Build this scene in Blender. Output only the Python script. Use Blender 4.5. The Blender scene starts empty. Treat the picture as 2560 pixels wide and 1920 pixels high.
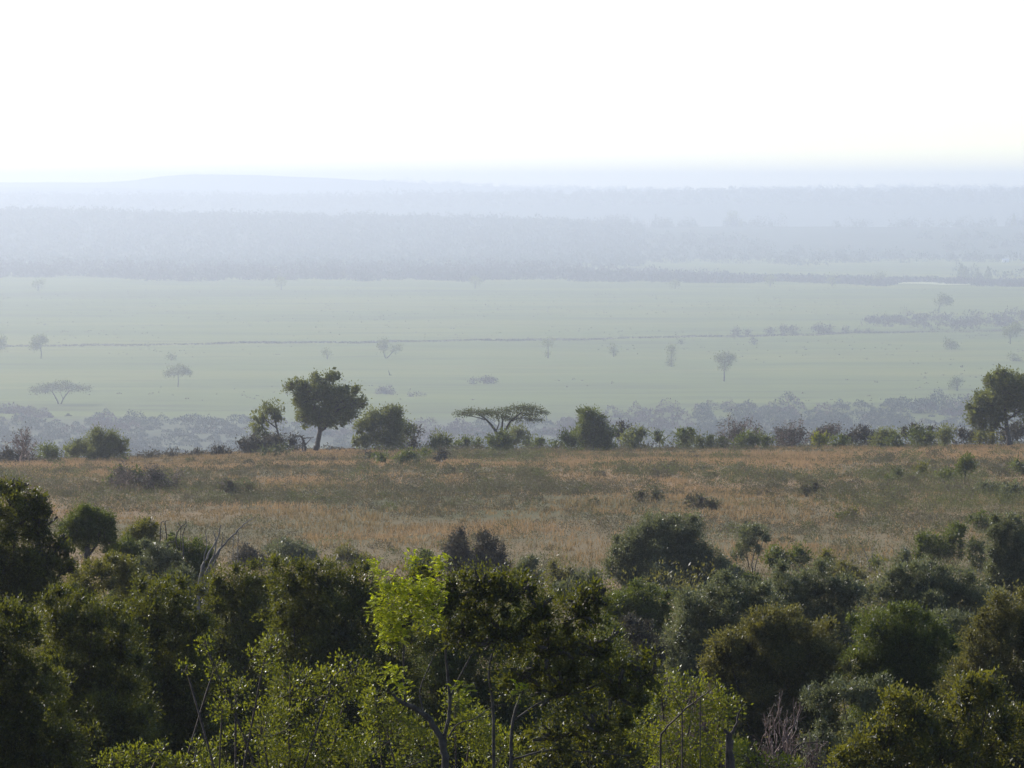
import bpy, math, random
import numpy as np
from mathutils import Vector

# ------------------------------------------------------------------ camera, sky, sun, exposure
S = bpy.context.scene
HFOV = math.radians(12.0)
K = 2*math.tan(HFOV/2)/1024            # slope per picture pixel
PITCH = math.atan(199*K)
cam_d = bpy.data.cameras.new("camera"); cam = bpy.data.objects.new("camera", cam_d)
S.collection.objects.link(cam); S.camera = cam
cam_d.sensor_width = 36; cam_d.angle = HFOV
cam_d.clip_start = 0.5; cam_d.clip_end = 40000
cam.location = (0, 0, 0); cam.rotation_euler = (math.pi/2-PITCH, 0, 0)

SUN_EL, SUN_AZ = math.radians(30), math.radians(-46)     # azimuth from +Y, negative = left
world = bpy.data.worlds.new("World"); S.world = world; world.use_nodes = True
wn = world.node_tree.nodes; wl = world.node_tree.links
sky = wn.new('ShaderNodeTexSky'); sky.sky_type = 'NISHITA'; sky.sun_disc = False
sky.sun_elevation = SUN_EL; sky.sun_rotation = SUN_AZ
sky.altitude = 1500; sky.air_density = 1.0; sky.dust_density = 0.7; sky.ozone_density = 2.0
wl.new(sky.outputs[0], wn['Background'].inputs[0]); wn['Background'].inputs[1].default_value = 0.15
sun_d = bpy.data.lights.new("sun", 'SUN'); sun = bpy.data.objects.new("sun", sun_d)
S.collection.objects.link(sun)
sun_d.energy = 5.0; sun_d.angle = math.radians(0.5); sun_d.color = (1.0, 0.94, 0.85)
sv = Vector((math.sin(SUN_AZ)*math.cos(SUN_EL), math.cos(SUN_AZ)*math.cos(SUN_EL), math.sin(SUN_EL)))
sun.rotation_euler = sv.to_track_quat('Z', 'Y').to_euler()
S.view_settings.view_transform = 'Standard'; S.view_settings.look = 'None'
S.view_settings.exposure = 0.14; S.view_settings.gamma = 1.0; S.view_settings.use_curve_mapping = False
S.render.engine = 'CYCLES'
S.cycles.max_bounces = 5; S.cycles.diffuse_bounces = 2; S.cycles.glossy_bounces = 1
S.cycles.transmission_bounces = 2; S.cycles.volume_bounces = 1; S.cycles.transparent_max_bounces = 4
S.cycles.use_denoising = True
S.cycles.denoising_prefilter = 'ACCURATE'
S.cycles.sample_clamp_indirect = 4

HAZE_BETA = 1/5000.0
HAZE_COL = (0.855, 0.895, 1.0)
HAZE_G = 0.52

# the near slope is laid out in units of NS metres, the valley and plain in units of FS metres
NS, FS = 0.6, 1.3
def dist(Y): return Y*(NS if Y < 701 else FS)
# ------------------------------------------------------------------ helpers
rng = np.random.default_rng(7)
FW = np.array([0, math.cos(PITCH), -math.sin(PITCH)]); UP = np.array([0, math.sin(PITCH), math.cos(PITCH)])
def ray(px, row):
    d = FW + UP*(384-row)*K; return np.array([(px-512)*K, d[1], d[2]])
def at(px, row, Y):
    d = ray(px, row); return d*(Y/d[1])

_tab = np.random.default_rng(3).random((256, 256))
def vnoise(x, y):
    x = np.asarray(x, float); y = np.asarray(y, float)
    xi = np.floor(x).astype(int); yi = np.floor(y).astype(int); fx = x-xi; fy = y-yi
    fx = fx*fx*(3-2*fx); fy = fy*fy*(3-2*fy)
    g = lambda a, b: _tab[a % 256, b % 256]
    return (g(xi, yi)*(1-fx)+g(xi+1, yi)*fx)*(1-fy)+(g(xi, yi+1)*(1-fx)+g(xi+1, yi+1)*fx)*fy
def fbm(x, y, o=4):
    s = 0; a = .5
    for i in range(o): s = s+a*vnoise(x*2**i+17*i, y*2**i+31*i); a *= .5
    return s/(1-.5**o)

_ny = [-400, -30, 0, 20, 45, 70, 120, 230, 420, 600, 640, 700]; _nz = [-6, -1.7, -1.8, -4.5, -8.8, -11.6, -14.3, -18.8, -26.0, -32.7, -35.0, -42]
_fy = [1000, 1180, 1500, 3700, 20000]; _fz = [-73, -73, -67.7, -67.7, -67.7]
GY = [v*NS for v in _ny]+[v*FS for v in _fy]; GZ = [v*NS for v in _nz]+[v*FS for v in _fz]
def ground(x, y):
    x = np.asarray(x, float); y = np.asarray(y, float)
    z = np.interp(y, GY, GZ)
    px = 512+x/np.maximum(y, 120)/K
    r = np.interp(px, [-200, 0, 110, 240, 300, 512, 1024, 1300], [464, 461, 458, 451, 448, 447, 443.5, 442])
    w = np.exp(-((y-600*NS)/(130*NS))**2)
    z = z-(r-447)*K*600*NS*w
    n = (fbm(x/38, y/38)-.5)*np.interp(y, [0, 60, 180, 360, 1700, 1950, 5200], [.5, .8, 1.0, .7, 3.5, .6, 1.0])
    n += (fbm(x/6+5, y/6)-.5)*np.interp(y, [0, 60, 360, 1950], [.2, .3, .25, .1])
    return z+n
def hit(px, row, y0=100.):
    d = ray(px, row); y0 = dist(y0); ys = np.concatenate([np.arange(y0, 420, 1.5), np.arange(max(y0, 420), 6000, 6.)])
    t = ys/d[1]; g = ground(d[0]*t, ys); b = np.where(d[2]*t <= g)[0]
    return ys[b[0]] if len(b) else ys[-1]

# --- materials
def new_mat(name):
    m = bpy.data.materials.new(name); m.use_nodes = True
    nt = m.node_tree; return m, nt, nt.nodes, nt.links, nt.nodes['Principled BSDF']
def ramp(nodes, cols, pos=None):
    r = nodes.new('ShaderNodeValToRGB'); e = r.color_ramp.elements
    pos = pos or [i/(len(cols)-1) for i in range(len(cols))]
    while len(e) < len(cols): e.new(.5)
    for i, (c, p) in enumerate(zip(cols, pos)): e[i].position = p; e[i].color = (*c, 1)
    return r
def leaf_mat(name, cols, rough=.45, trans=.3, tcol=None, spec=.5):
    m, nt, N, L, P = new_mat(name)
    a = N.new('ShaderNodeAttribute'); a.attribute_name = 'tint'
    r = ramp(N, cols); L.new(a.outputs['Fac'], r.inputs[0]); L.new(r.outputs[0], P.inputs['Base Color'])
    P.inputs['Roughness'].default_value = rough; P.inputs['Specular IOR Level'].default_value = spec
    t = N.new('ShaderNodeBsdfTranslucent')
    mc = N.new('ShaderNodeMix'); mc.data_type = 'RGBA'; mc.inputs[0].default_value = .55
    L.new(r.outputs[0], mc.inputs[6]); mc.inputs[7].default_value = (*(tcol or (.10, .16, .02)), 1)
    L.new(mc.outputs[2], t.inputs[0])
    mx = N.new('ShaderNodeMixShader'); mx.inputs[0].default_value = trans
    L.new(P.outputs[0], mx.inputs[1]); L.new(t.outputs[0], mx.inputs[2])
    L.new(mx.outputs[0], N['Material Output'].inputs[0]); return m
M = {}
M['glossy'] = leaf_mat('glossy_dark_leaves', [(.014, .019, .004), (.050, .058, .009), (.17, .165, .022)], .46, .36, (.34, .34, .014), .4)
M['grey'] = leaf_mat('grey_green_leaves', [(.040, .050, .024), (.10, .115, .055), (.24, .24, .14)], .44, .36, (.32, .33, .10), .5)
M['olive'] = leaf_mat('olive_leaves', [(.030, .036, .009), (.085, .088, .016), (.20, .18, .03)], .44, .38, (.40, .37, .02), .4)
M['yellow'] = leaf_mat('yellow_green_leaves', [(.035, .050, .008), (.11, .125, .011), (.30, .26, .016)], .42, .44, (.42, .43, .016), .4)
M['fresh'] = leaf_mat('fresh_bright_leaves', [(.12, .14, .010), (.34, .37, .015), (.55, .52, .025)], .45, .5, (.78, .84, .02), .3)
M['dull'] = leaf_mat('dull_brown_green_leaves', [(.036, .036, .014), (.095, .088, .032), (.23, .20, .065)], .45, .38, (.38, .34, .05), .4)
M['green'] = leaf_mat('mid_green_leaves', [(.020, .034, .009), (.055, .080, .018), (.15, .17, .035)], .5, .35, (.32, .36, .03), .35)
M['tree'] = leaf_mat('tree_leaves', [(.045, .055, .020), (.105, .12, .038), (.22, .22, .075)], .58, .36, (.42, .44, .08), .3)
M['dusty'] = leaf_mat('dusty_brown_leaves', [(.05, .042, .032), (.085, .072, .052), (.12, .11, .06)], .6, .2, (.14, .11, .05), .3)
M['acacia'] = leaf_mat('acacia_leaves', [(.05, .06, .018), (.09, .10, .028), (.15, .15, .045)], .55, .3, (.22, .24, .05), .4)
M['farwood'] = leaf_mat('far_wood_leaves', [(.03, .045, .025), (.042, .062, .032), (.055, .075, .04)], .6, .15, (.08, .1, .03), .3)
M['farbrown'] = leaf_mat('far_brown_scrub', [(.075, .055, .055), (.11, .075, .065), (.10, .095, .05)], .6, .15, (.12, .08, .05), .3)
M['bandwood'] = leaf_mat('mauve_band_scrub', [(.045, .03, .035), (.06, .045, .045), (.05, .055, .035)], .6, .15, (.06, .06, .03), .2)
M['hillwood'] = leaf_mat('hill_wood_leaves', [(.05, .07, .045), (.06, .085, .052), (.075, .10, .06)], .6, .15, (.08, .1, .05), .2)
M['straw'] = leaf_mat('dry_straw', [(.11, .10, .038), (.27, .18, .08), (.46, .28, .135)], .6, .4, (.42, .28, .14), .1)
M['scrub'] = leaf_mat('scrub_leaves', [(.13, .085, .066), (.125, .095, .062), (.11, .108, .046), (.18, .185, .045)], .5, .3, (.16, .17, .05), .12)
M['twig'] = leaf_mat('bare_twigs', [(.13, .08, .065), (.22, .135, .11), (.30, .21, .17)], .6, .0, spec=.3)

def bark_mat(name, c1, c2, scale=14):
    m, nt, N, L, P = new_mat(name)
    tc = N.new('ShaderNodeTexCoord'); no = N.new('ShaderNodeTexNoise'); no.inputs['Scale'].default_value = scale
    no.inputs['Detail'].default_value = 5
    L.new(tc.outputs['Object'], no.inputs['Vector']); r = ramp(N, [c1, c2], [.35, .65])
    L.new(no.outputs['Fac'], r.inputs[0]); L.new(r.outputs[0], P.inputs['Base Color'])
    P.inputs['Roughness'].default_value = .8
    b = N.new('ShaderNodeBump'); b.inputs['Strength'].default_value = .5; b.inputs['Distance'].default_value = .03
    L.new(no.outputs['Fac'], b.inputs['Height']); L.new(b.outputs[0], P.inputs['Normal']); return m
M['bark'] = bark_mat('dark_bark', (.035, .025, .02), (.09, .07, .055))
M['dead'] = bark_mat('weathered_dead_wood', (.10, .085, .075), (.22, .19, .165))
M['redbark'] = bark_mat('reddish_bark', (.035, .022, .016), (.10, .065, .05))

# --- mesh building
def mesh_obj(name, V, faces, mat, parent=None, tint=None, loc=None, smooth=False):
    """faces: list of (n,k) int arrays"""
    me = bpy.data.meshes.new(name)
    V = np.asarray(V, np.float32)
    me.vertices.add(len(V)); me.vertices.foreach_set('co', V.ravel())
    loops = np.concatenate([f.ravel() for f in faces]).astype(np.int32)
    tot = np.concatenate([np.full(len(f), f.shape[1]) for f in faces]).astype(np.int32)
    st = np.concatenate([[0], np.cumsum(tot)[:-1]]).astype(np.int32)
    me.loops.add(len(loops)); me.loops.foreach_set('vertex_index', loops)
    me.polygons.add(len(tot)); me.polygons.foreach_set('loop_start', st); me.polygons.foreach_set('loop_total', tot)
    if smooth: me.polygons.foreach_set('use_smooth', np.ones(len(tot), bool))
    me.update(calc_edges=True)
    if tint is not None:
        a = me.attributes.new('tint', 'FLOAT', 'FACE'); a.data.foreach_set('value', np.asarray(tint, np.float32))
    for m in (mat if isinstance(mat, (list, tuple)) else [mat]): me.materials.append(m)
    o = bpy.data.objects.new(name, me); S.collection.objects.link(o)
    if parent: o.parent = parent
    if loc is not None: o.location = loc
    return o
def tag(o, label=None, cat=None, group=None, kind=None):
    for k, v in (('label', label), ('category', cat), ('group', group), ('kind', kind)):
        if v: o[k] = v
    return o
def empty(name, loc, label, cat, group=None):
    o = bpy.data.objects.new(name, None); S.collection.objects.link(o); o.location = loc
    o.empty_display_size = .3
    return tag(o, label, cat, group)
def unit(a): return a/np.maximum(np.linalg.norm(a, axis=-1, keepdims=True), 1e-9)

def leaves(C, A, Nn, L, W):
    """rhombic, slightly folded leaves: centres, axis, normal -> verts, quads"""
    A = unit(A); Sd = unit(np.cross(A, Nn)); Nn = np.cross(Sd, A)
    L = L[:, None]; W = W[:, None]
    V = np.stack([C-A*L/2, C+Sd*W/2+Nn*W*.16-A*L*.06, C+A*L/2, C-Sd*W/2+Nn*W*.16-A*L*.06], 1).reshape(-1, 3)
    F = np.arange(len(C)*4).reshape(-1, 4); return V, F

def tube(pts, rads, sides=7, wob=0.0):
    pts = np.asarray(pts, float); rads = np.asarray(rads, float); n = len(pts)
    T = unit(np.gradient(pts, axis=0)); ref = np.array([.3, .9, .1])
    X = unit(np.cross(T, ref)); Y = np.cross(T, X)
    a = np.linspace(0, 2*np.pi, sides, endpoint=False)
    R = rads[:, None]*(1+wob*rng.normal(0, 1, (n, sides)))
    V = pts[:, None, :]+R[:, :, None]*(X[:, None, :]*np.cos(a)[None, :, None]+Y[:, None, :]*np.sin(a)[None, :, None])
    V = V.reshape(-1, 3); i = np.arange(n-1)[:, None]*sides; j = np.arange(sides)[None, :]; j2 = (j+1) % sides
    F = np.stack([i+j, i+j2, i+sides+j2, i+sides+j], -1).reshape(-1, 4)
    return V, F
def smooth_path(pts, rads, sub=4, jit=0.0):
    """catmull-rom through points"""
    P = np.asarray(pts, float); R = np.asarray(rads, float)
    if len(P) < 3: P = np.stack([P[0], (P[0]+P[-1])/2+rng.normal(0, .03, 3)*np.linalg.norm(P[-1]-P[0]), P[-1]]); R = np.array([R[0], (R[0]+R[-1])/2, R[-1]])
    sg = np.diff(P, axis=0); ln = np.linalg.norm(sg, axis=1); ad = np.minimum(np.r_[ln[0], ln], np.r_[ln, ln[-1]])[:, None]
    tg = np.concatenate([[sg[0]], P[2:]-P[:-2], [sg[-1]]]); tg = tg/np.maximum(np.linalg.norm(tg, axis=1, keepdims=True), 1e-9)*ad; out = []; ro = []
    for i in range(len(P)-1):                           # hermite with short tangents: no overshoot
        for t in np.linspace(0, 1, sub, endpoint=False):
            a, b = P[i], P[i+1]
            out.append((2*t**3-3*t*t+1)*a+(t**3-2*t*t+t)*tg[i]+(3*t*t-2*t**3)*b+(t**3-t*t)*tg[i+1]); ro.append(R[i]*(1-t)+R[i+1]*t)
    out.append(P[-1]); ro.append(R[-1]); out = np.array(out); ro = np.array(ro)
    if jit: out[1:-1] += rng.normal(0, 1, out[1:-1].shape)*ro[1:-1, None]*jit
    return out, ro
class Wood:
    def __init__(s): s.V = []; s.F = []; s.n = 0
    def add(s, pts, rads, sides=6, jit=.25, wob=.05):
        p, r = smooth_path(pts, rads, 4, jit); V, F = tube(p, r, sides, wob); s.V.append(V); s.F.append(F+s.n); s.n += len(V)
    def segs(s, P0, P1, R0, R1, sides=3):
        P0, P1 = np.asarray(P0), np.asarray(P1); R0, R1 = np.asarray(R0), np.asarray(R1)
        T = unit(P1-P0); X = unit(np.cross(T, np.array([.31, .87, .2]))); Y = np.cross(T, X)
        a = np.linspace(0, 2*np.pi, sides, endpoint=False)
        D = X[:, None]*np.cos(a)[None, :, None]+Y[:, None]*np.sin(a)[None, :, None]
        V = np.concatenate([P0[:, None]+D*R0[:, None, None], P1[:, None]+D*R1[:, None, None]], 1).reshape(-1, 3)
        b = np.arange(len(P0))[:, None]*2*sides; j = np.arange(sides)[None]; j2 = (j+1) % sides
        F = np.stack([b+j, b+j2, b+sides+j2, b+sides+j], -1).reshape(-1, 4)
        s.V.append(V); s.F.append(F+s.n); s.n += len(V)
    def build(s, name, mat, parent=None, tint=False, **k):
        F = np.concatenate(s.F)
        return mesh_obj(name, np.concatenate(s.V), [F], mat, parent, tint=rng.random(len(F)) if tint else None, smooth=True, **k)

def crown_points(Lm, n, inner=.25, up=.15, bump=.16, shell=.10, ragged=.10):
    """cluster centres on the lumps (k,6) -> pos, outward"""
    k = len(Lm); ar = (Lm[:, 3]*Lm[:, 5]+Lm[:, 3]*Lm[:, 4]+Lm[:, 4]*Lm[:, 5])
    ids = rng.choice(k, n, p=ar/ar.sum()); u = unit(rng.normal(0, 1, (n, 3))+[0, 0, up])
    ph = rng.random((k, 3, 3))*6.3; b = np.zeros(n)
    for q in range(3):
        f = (3., 5.5, 9.)[q]; b += (np.sin(u[:, 0]*f+ph[ids, q, 0])*np.sin(u[:, 2]*f+ph[ids, q, 1])+np.sin(u[:, 1]*f+ph[ids, q, 2])*.5)/(q+1)
    rf = 1+bump*b*.7-np.abs(rng.normal(0, shell, n))
    inn = rng.random(n) < inner; rf[inn] *= rng.uniform(.45, .95, inn.sum())
    rag = (rng.random(n) < ragged) & (u[:, 2] > -.2); rf[rag] *= rng.uniform(1.0, 1.45, rag.sum())
    P = Lm[ids, :3]+u*Lm[ids, 3:]*rf[:, None]
    keep = np.ones(n, bool)
    for j in range(k):
        d = np.linalg.norm((P-Lm[j, :3])/Lm[j, 3:], axis=1); keep &= ~((d < .62) & (ids != j) & (rng.random(n) < .6))
    return P[keep], unit(u/Lm[ids, 3:])[keep]

def sublumps(Lm, L):
    out = []
    for l in Lm:
        r = math.sqrt(l[3]*l[5])
        if r < 3.2*L: out.append(l); continue
        m = int(np.clip((r/(1.9*L))**1.4, 8, 26)); u = unit(rng.normal(0, 1, (m, 3))+[0, 0, .12])
        f = rng.uniform(.66, 1.0, (m, 1)); q = rng.uniform(.14, .34, m)[:, None]*r*np.array([1, 1, .8])
        out += list(np.concatenate([l[:3]+u*l[3:]*f, q], 1)); out.append(np.concatenate([l[:3], l[3:]*.72]))
    return np.array(out)
def foliage(Lm, Llen, Wid, lai=2.0, per=9, spread=None, droop=0., upb=.35, core=True, sub=True, **kw):
    area = (np.pi*Lm[:, 3]*Lm[:, 5]).sum()*1.5
    if sub: Lm = sublumps(Lm, Llen); kw.setdefault('shell', .1); lai *= 1.15
    n = int(area*lai/(Llen*Wid*.5)/per); n = max(n, 14)
    P, O = crown_points(Lm, n, **kw); n = len(P)
    spread = spread or Llen*1.7
    C = np.repeat(P, per, 0); Oc = np.repeat(O, per, 0)
    off = rng.normal(0, 1, (n*per, 3)); C = C+off*spread*.6
    A = unit(Oc*.7+off*.45+rng.normal(0, .45, (n*per, 3))+[0, 0, upb-droop])
    Nn = unit(rng.normal(0, .55, (n*per, 3))+Oc*.3+[0, 0, .55])
    sz = rng.uniform(.65, 1.25, n*per)
    V, F = leaves(C, A, Nn, Llen*sz, Wid*sz)
    t = np.repeat(rng.normal(.42, .2, n), per)+rng.normal(0, .2, n*per)
    if core:                                            # coarser leaves deep in the crown, tinted darkest as painted inner shade
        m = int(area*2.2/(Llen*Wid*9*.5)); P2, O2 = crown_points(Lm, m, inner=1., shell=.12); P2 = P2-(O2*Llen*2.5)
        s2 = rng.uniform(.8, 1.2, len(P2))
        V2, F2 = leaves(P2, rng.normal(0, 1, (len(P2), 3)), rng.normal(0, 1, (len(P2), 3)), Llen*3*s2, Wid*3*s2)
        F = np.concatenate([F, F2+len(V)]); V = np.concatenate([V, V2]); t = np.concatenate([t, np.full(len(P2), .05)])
    return V, F, np.clip(t, 0, 1)

def lumps3d(lumps, Y, base, depth=.9):
    out = []
    for (cx, cy, rx, ry) in lumps:
        yy = Y+(rng.uniform(-.35, .35)*rx*K*Y if len(lumps) > 1 else 0)
        c = at(cx, cy, yy)-base; a = rx*K*Y; out.append([*c, a, max(a*depth, .09), ry*K*Y])
    return np.array(out)

def plant(name, label, cat, Y, lumps, mat, leaf=2.6, asp=.42, lai=1.9, stem='auto', base_px=None, base_row=None,
          group=None, depth=.9, parts=('foliage', 'stem'), bark='bark', per=9, stemr=None, stems=None, twigs=True, flabel=None, **kw):
    Y = float(hit(base_px if base_px is not None else lumps[0][0], base_row)) if Y is None else (dist(Y) if Y > 0 else -Y)
    cx = base_px if base_px is not None else sum(l[0]*l[2] for l in lumps)/sum(l[2] for l in lumps)
    x = (cx-512)*K*Y/ray(512, 384)[1]*1.0; x = at(cx, 384, Y)[0]
    base = np.array([x, Y, float(ground(x, Y))])
    root = empty(name, base, label, cat, group)
    Lm = lumps3d(lumps, Y, base, depth)
    Lm[:, 5] = np.where(Lm[:, 2]-Lm[:, 5] < -.5, np.maximum(Lm[:, 5], .2), Lm[:, 5])
    if cat == 'shrub' and Y < 145:                      # leafy skirt down to the ground
        sk = [[l[0], l[1], l[2]*.42, l[3]*.95, l[4]*.9, max(l[2]*.45, .2)] for l in Lm if l[2]-l[5] > .5]
        if sk: Lm = np.concatenate([Lm, np.array(sk)])
    L = leaf*K*Y
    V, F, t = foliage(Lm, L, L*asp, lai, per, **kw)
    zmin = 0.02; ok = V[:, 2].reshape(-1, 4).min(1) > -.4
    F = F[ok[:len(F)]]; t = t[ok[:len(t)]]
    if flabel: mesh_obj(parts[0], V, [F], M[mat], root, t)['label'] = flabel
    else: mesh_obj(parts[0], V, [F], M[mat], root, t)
    w = Wood(); h = max(Lm[:, 2].max(), .5); r0 = stemr or max((.035 if cat == 'tree' else .008)*h, .35*K*Y)
    if stems is None:
        nst = 1 if cat == 'tree' else min(3+len(lumps), 6)
        if cat == 'tree':
            j = np.array([Lm[:, 0].mean()*.5, 0, max(.25*h, (Lm[:, 2]-Lm[:, 5]).min()*.9)])
            w.add([[0, 0, -.5], j*.5+[.04*h, 0, 0], j], [r0*1.25, r0, r0*.85], 8)
            starts = [j]*len(Lm)
        else: starts = [np.array([l[0]*.2, l[1]*.2, -.3]) for l in Lm]
        for l, s in zip(Lm, starts):
            c = l[:3]; mid = (s+c)/2+rng.normal(0, .07*h, 3)
            w.add([s, mid, c, c+[0, 0, l[5]*.5]], [r0*.6, r0*.45, r0*.28, r0*.1], 5)
    else:
        for st in stems:
            pts = [at(p[0], p[1], Y+(p[3] if len(p) > 3 else 0))-base for p in st]; rr = [p[2]*K*Y for p in st]
            w.add(pts, rr, 8, jit=.15)
    if twigs:
        P0 = []; P1 = []
        for l in Lm:
            u = unit(rng.normal(0, 1, (7, 3))+[0, 0, .4]); q = l[:3]+u*l[3:]*.9; m = l[:3]+u*l[3:]*.45+rng.normal(0, .08, (7, 3))*l[3]
            P0 += [np.repeat(l[None, :3], 7, 0)-[0, 0, l[5]*.2], m]; P1 += [m, q]
        P0 = np.concatenate(P0); P1 = np.concatenate(P1); w.segs(P0, P1, np.full(len(P0), r0*.16), np.full(len(P0), r0*.09), 4)
    w.build(parts[1], M[bark], root)
    return root
T = dict(parts=('crown', 'trunk'))

def twig_tree(root_pts, depth, length, rad, spread=.6, up=.2, shrink=.72, kids=(2, 4), minr=.01):
    """returns segment arrays of a bare branching bush"""
    P0 = []; P1 = []; R0 = []; R1 = []
    cur = [(np.array(p, float), unit(np.array(d, float)), length*rng.uniform(.8, 1.2), rad) for p, d in root_pts]
    for lv in range(depth):
        nxt = []
        for p, d, l, r in cur:
            d1 = unit(d+rng.normal(0, .18, 3)); m = p+d1*l*.5; d2 = unit(d1+rng.normal(0, .22, 3)+[0, 0, up*.3]); e = m+d2*l*.5
            P0 += [p, m]; P1 += [m, e]; R0 += [r, r*.85]; R1 += [r*.85, r*.7]
            if lv < depth-1:
                for _ in range(rng.integers(*kids)+1 if lv else kids[1]):
                    s = m if rng.random() < .35 else e
                    nxt.append((s, unit(d2+rng.normal(0, spread, 3)+[0, 0, up]), l*shrink*rng.uniform(.7, 1.2), max(r*.6, minr)))
        cur = nxt
    return np.array(P0), np.array(P1), np.array(R0), np.array(R1), [c[0] for c in cur] if cur else []

def bare_bush(name, label, cat, Y, px, h_px, w_px, mat='twig', depth=5, n=6, leafmat=None, lai=.35, base_row=None, group=None, kids=(2, 3), parts=('branches', 'foliage')):
    Y = float(hit(px, base_row)) if Y is None else dist(Y)
    x = at(px, 384, Y)[0]; base = np.array([x, Y, float(ground(x, Y))])
    top = base[2]; h = h_px*K*Y; wd = w_px*K*Y/2
    root = empty(name, base, label, cat, group); w = Wood()
    st = []
    for i in range(n):
        a = rng.random()*6.28; s = rng.uniform(.1, 1)
        st.append(([math.cos(a)*wd*.25, math.sin(a)*wd*.2, -.1], [math.cos(a)*s*wd/h, math.sin(a)*s*wd/h, 1.]))
    P0, P1, R0, R1, ends = twig_tree(st, depth, h*.42, max(.022*h, .35*K*Y), minr=(.13 if Y > 100 else .30)*K*Y, kids=kids)
    lo = P1[:, 2].max(); sc = np.array([wd/max(np.abs(P1[:, 0]).max(), .1)]*2+[h/lo]); 
    w.segs(P0*sc, P1*sc, R0, R1, 4 if Y < 180 else 3); w.build(parts[0], M[mat], root, tint=True)
    if leafmat:
        E = P1[len(P1)//3:]*sc; L = 2.2*K*Y; n_ = int(lai*wd*2*h/(L*L*.25)); C = E[rng.integers(0, len(E), n_)]+rng.normal(0, L, (n_, 3))
        V, F = leaves(C, rng.normal(0, 1, (n_, 3)), rng.normal(0, 1, (n_, 3))+[0, 0, .5], np.full(n_, L), np.full(n_, L*.5))
        mesh_obj(parts[1], V, [F], M[leafmat], root, np.clip(rng.normal(.5, .2, n_), 0, 1))
    return root

def clumps(name, label, pos, rx, rz, mat, nleaf=60, Lf=None, kind='stuff', tint=None, asp=.6):
    """a mass of low bushes nobody could count: pos (n,3), radii -> ONE mesh"""
    n = len(pos); ids = np.repeat(np.arange(n), nleaf)
    u = unit(rng.normal(0, 1, (n*nleaf, 3))); u[:, 2] = np.abs(u[:, 2])
    ph = rng.random((n, 2))*6.3
    rf = rng.uniform(.72, 1.05, n*nleaf)+.16*np.sin(u[:, 0]*5+ph[ids, 0])*np.sin(u[:, 2]*4+ph[ids, 1])
    C = pos[ids]+u*np.stack([rx, rx*.9, rz], 1)[ids]*rf[:, None]
    L = (Lf if Lf is not None else rx*.35)[ids]*rng.uniform(.6, 1.3, n*nleaf)
    V, F = leaves(C, u*.5+rng.normal(0, .5, C.shape)+[0, 0, .3], rng.normal(0, .6, C.shape)+[0, 0, .6]+u*.4, L, L*asp)
    t = (tint if tint is not None else rng.random(n))[ids]+rng.normal(0, .1, n*nleaf)
    o = mesh_obj(name, V, [F], M[mat], None, np.clip(t, 0, 1)); tag(o, label, kind=kind); o['category'] = 'vegetation'; return o

# ------------------------------------------------------------------ terrain
def sheet(name, ys, half, nx, zf, mat, label=None):
    ys = np.asarray(ys, float); t = np.linspace(-1, 1, nx); t = np.sign(t)*np.abs(t)**1.35
    X = t[None]*half(ys)[:, None]; Yg = np.repeat(ys[:, None], nx, 1); Z = zf(X, Yg)
    V = np.stack([X, Yg, Z], -1).reshape(-1, 3); i = np.arange(len(ys)-1)[:, None]*nx; j = np.arange(nx-1)[None]
    F = np.stack([i+j, i+j+1, i+nx+j+1, i+nx+j], -1).reshape(-1, 4)
    return tag(mesh_obj(name, V, [F], mat, smooth=True), label, kind='structure')

# ground material: chosen by where the ground lies
m, nt, N, L, P = new_mat('savanna_ground')
geo = N.new('ShaderNodeNewGeometry'); sep = N.new('ShaderNodeSeparateXYZ'); L.new(geo.outputs['Position'], sep.inputs[0])
def noise(scale, sx=1., sy=1., detail=5, rough=.6):
    mp = N.new('ShaderNodeMapping'); mp.inputs['Scale'].default_value = (sx, sy, 1); L.new(geo.outputs['Position'], mp.inputs[0])
    no = N.new('ShaderNodeTexNoise'); no.inputs['Scale'].default_value = scale; no.inputs['Detail'].default_value = detail
    no.inputs['Roughness'].default_value = rough; L.new(mp.outputs[0], no.inputs['Vector']); return no
def mixc(f, a, b):
    x = N.new('ShaderNodeMix'); x.data_type = 'RGBA'; L.new(f, x.inputs[0]); L.new(a, x.inputs[6]); L.new(b, x.inputs[7]); return x.outputs[2]
def yrange(a, b):
    r = N.new('ShaderNodeMapRange'); r.inputs[1].default_value = a; r.inputs[2].default_value = b; r.interpolation_type = 'SMOOTHSTEP'
    L.new(sep.outputs[1], r.inputs[0]); return r.outputs[0]
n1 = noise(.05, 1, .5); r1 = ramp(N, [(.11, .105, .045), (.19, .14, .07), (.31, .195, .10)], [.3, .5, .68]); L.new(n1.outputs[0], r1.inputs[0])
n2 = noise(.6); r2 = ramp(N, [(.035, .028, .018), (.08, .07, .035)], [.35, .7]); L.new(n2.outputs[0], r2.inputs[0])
n3 = noise(.006, .45, 1., 7, .65); r3 = ramp(N, [(.075, .085, .020), (.13, .16, .024), (.215, .21, .036)], [.36, .5, .64]); L.new(n3.outputs[0], r3.inputs[0])
n3b = noise(.03, .3, 1., 9, .78); r3b = ramp(N, [(.05, .048, .02), (.15, .17, .028)], [.36, .5]); L.new(n3b.outputs[0], r3b.inputs[0])
mm = N.new('ShaderNodeMix'); mm.data_type = 'RGBA'; mm.inputs[0].default_value = .45; L.new(r3.outputs[0], mm.inputs[6]); L.new(r3b.outputs[0], mm.inputs[7])
n4 = noise(.02); r4 = ramp(N, [(.06, .065, .035), (.13, .14, .07)], [.35, .65]); L.new(n4.outputs[0], r4.inputs[0])
c = mixc(yrange(66, 100), r2.outputs[0], r1.outputs[0]); c = mixc(yrange(410, 700), c, r4.outputs[0]); c = mixc(yrange(1815, 1905), c, mm.outputs[2])
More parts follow.
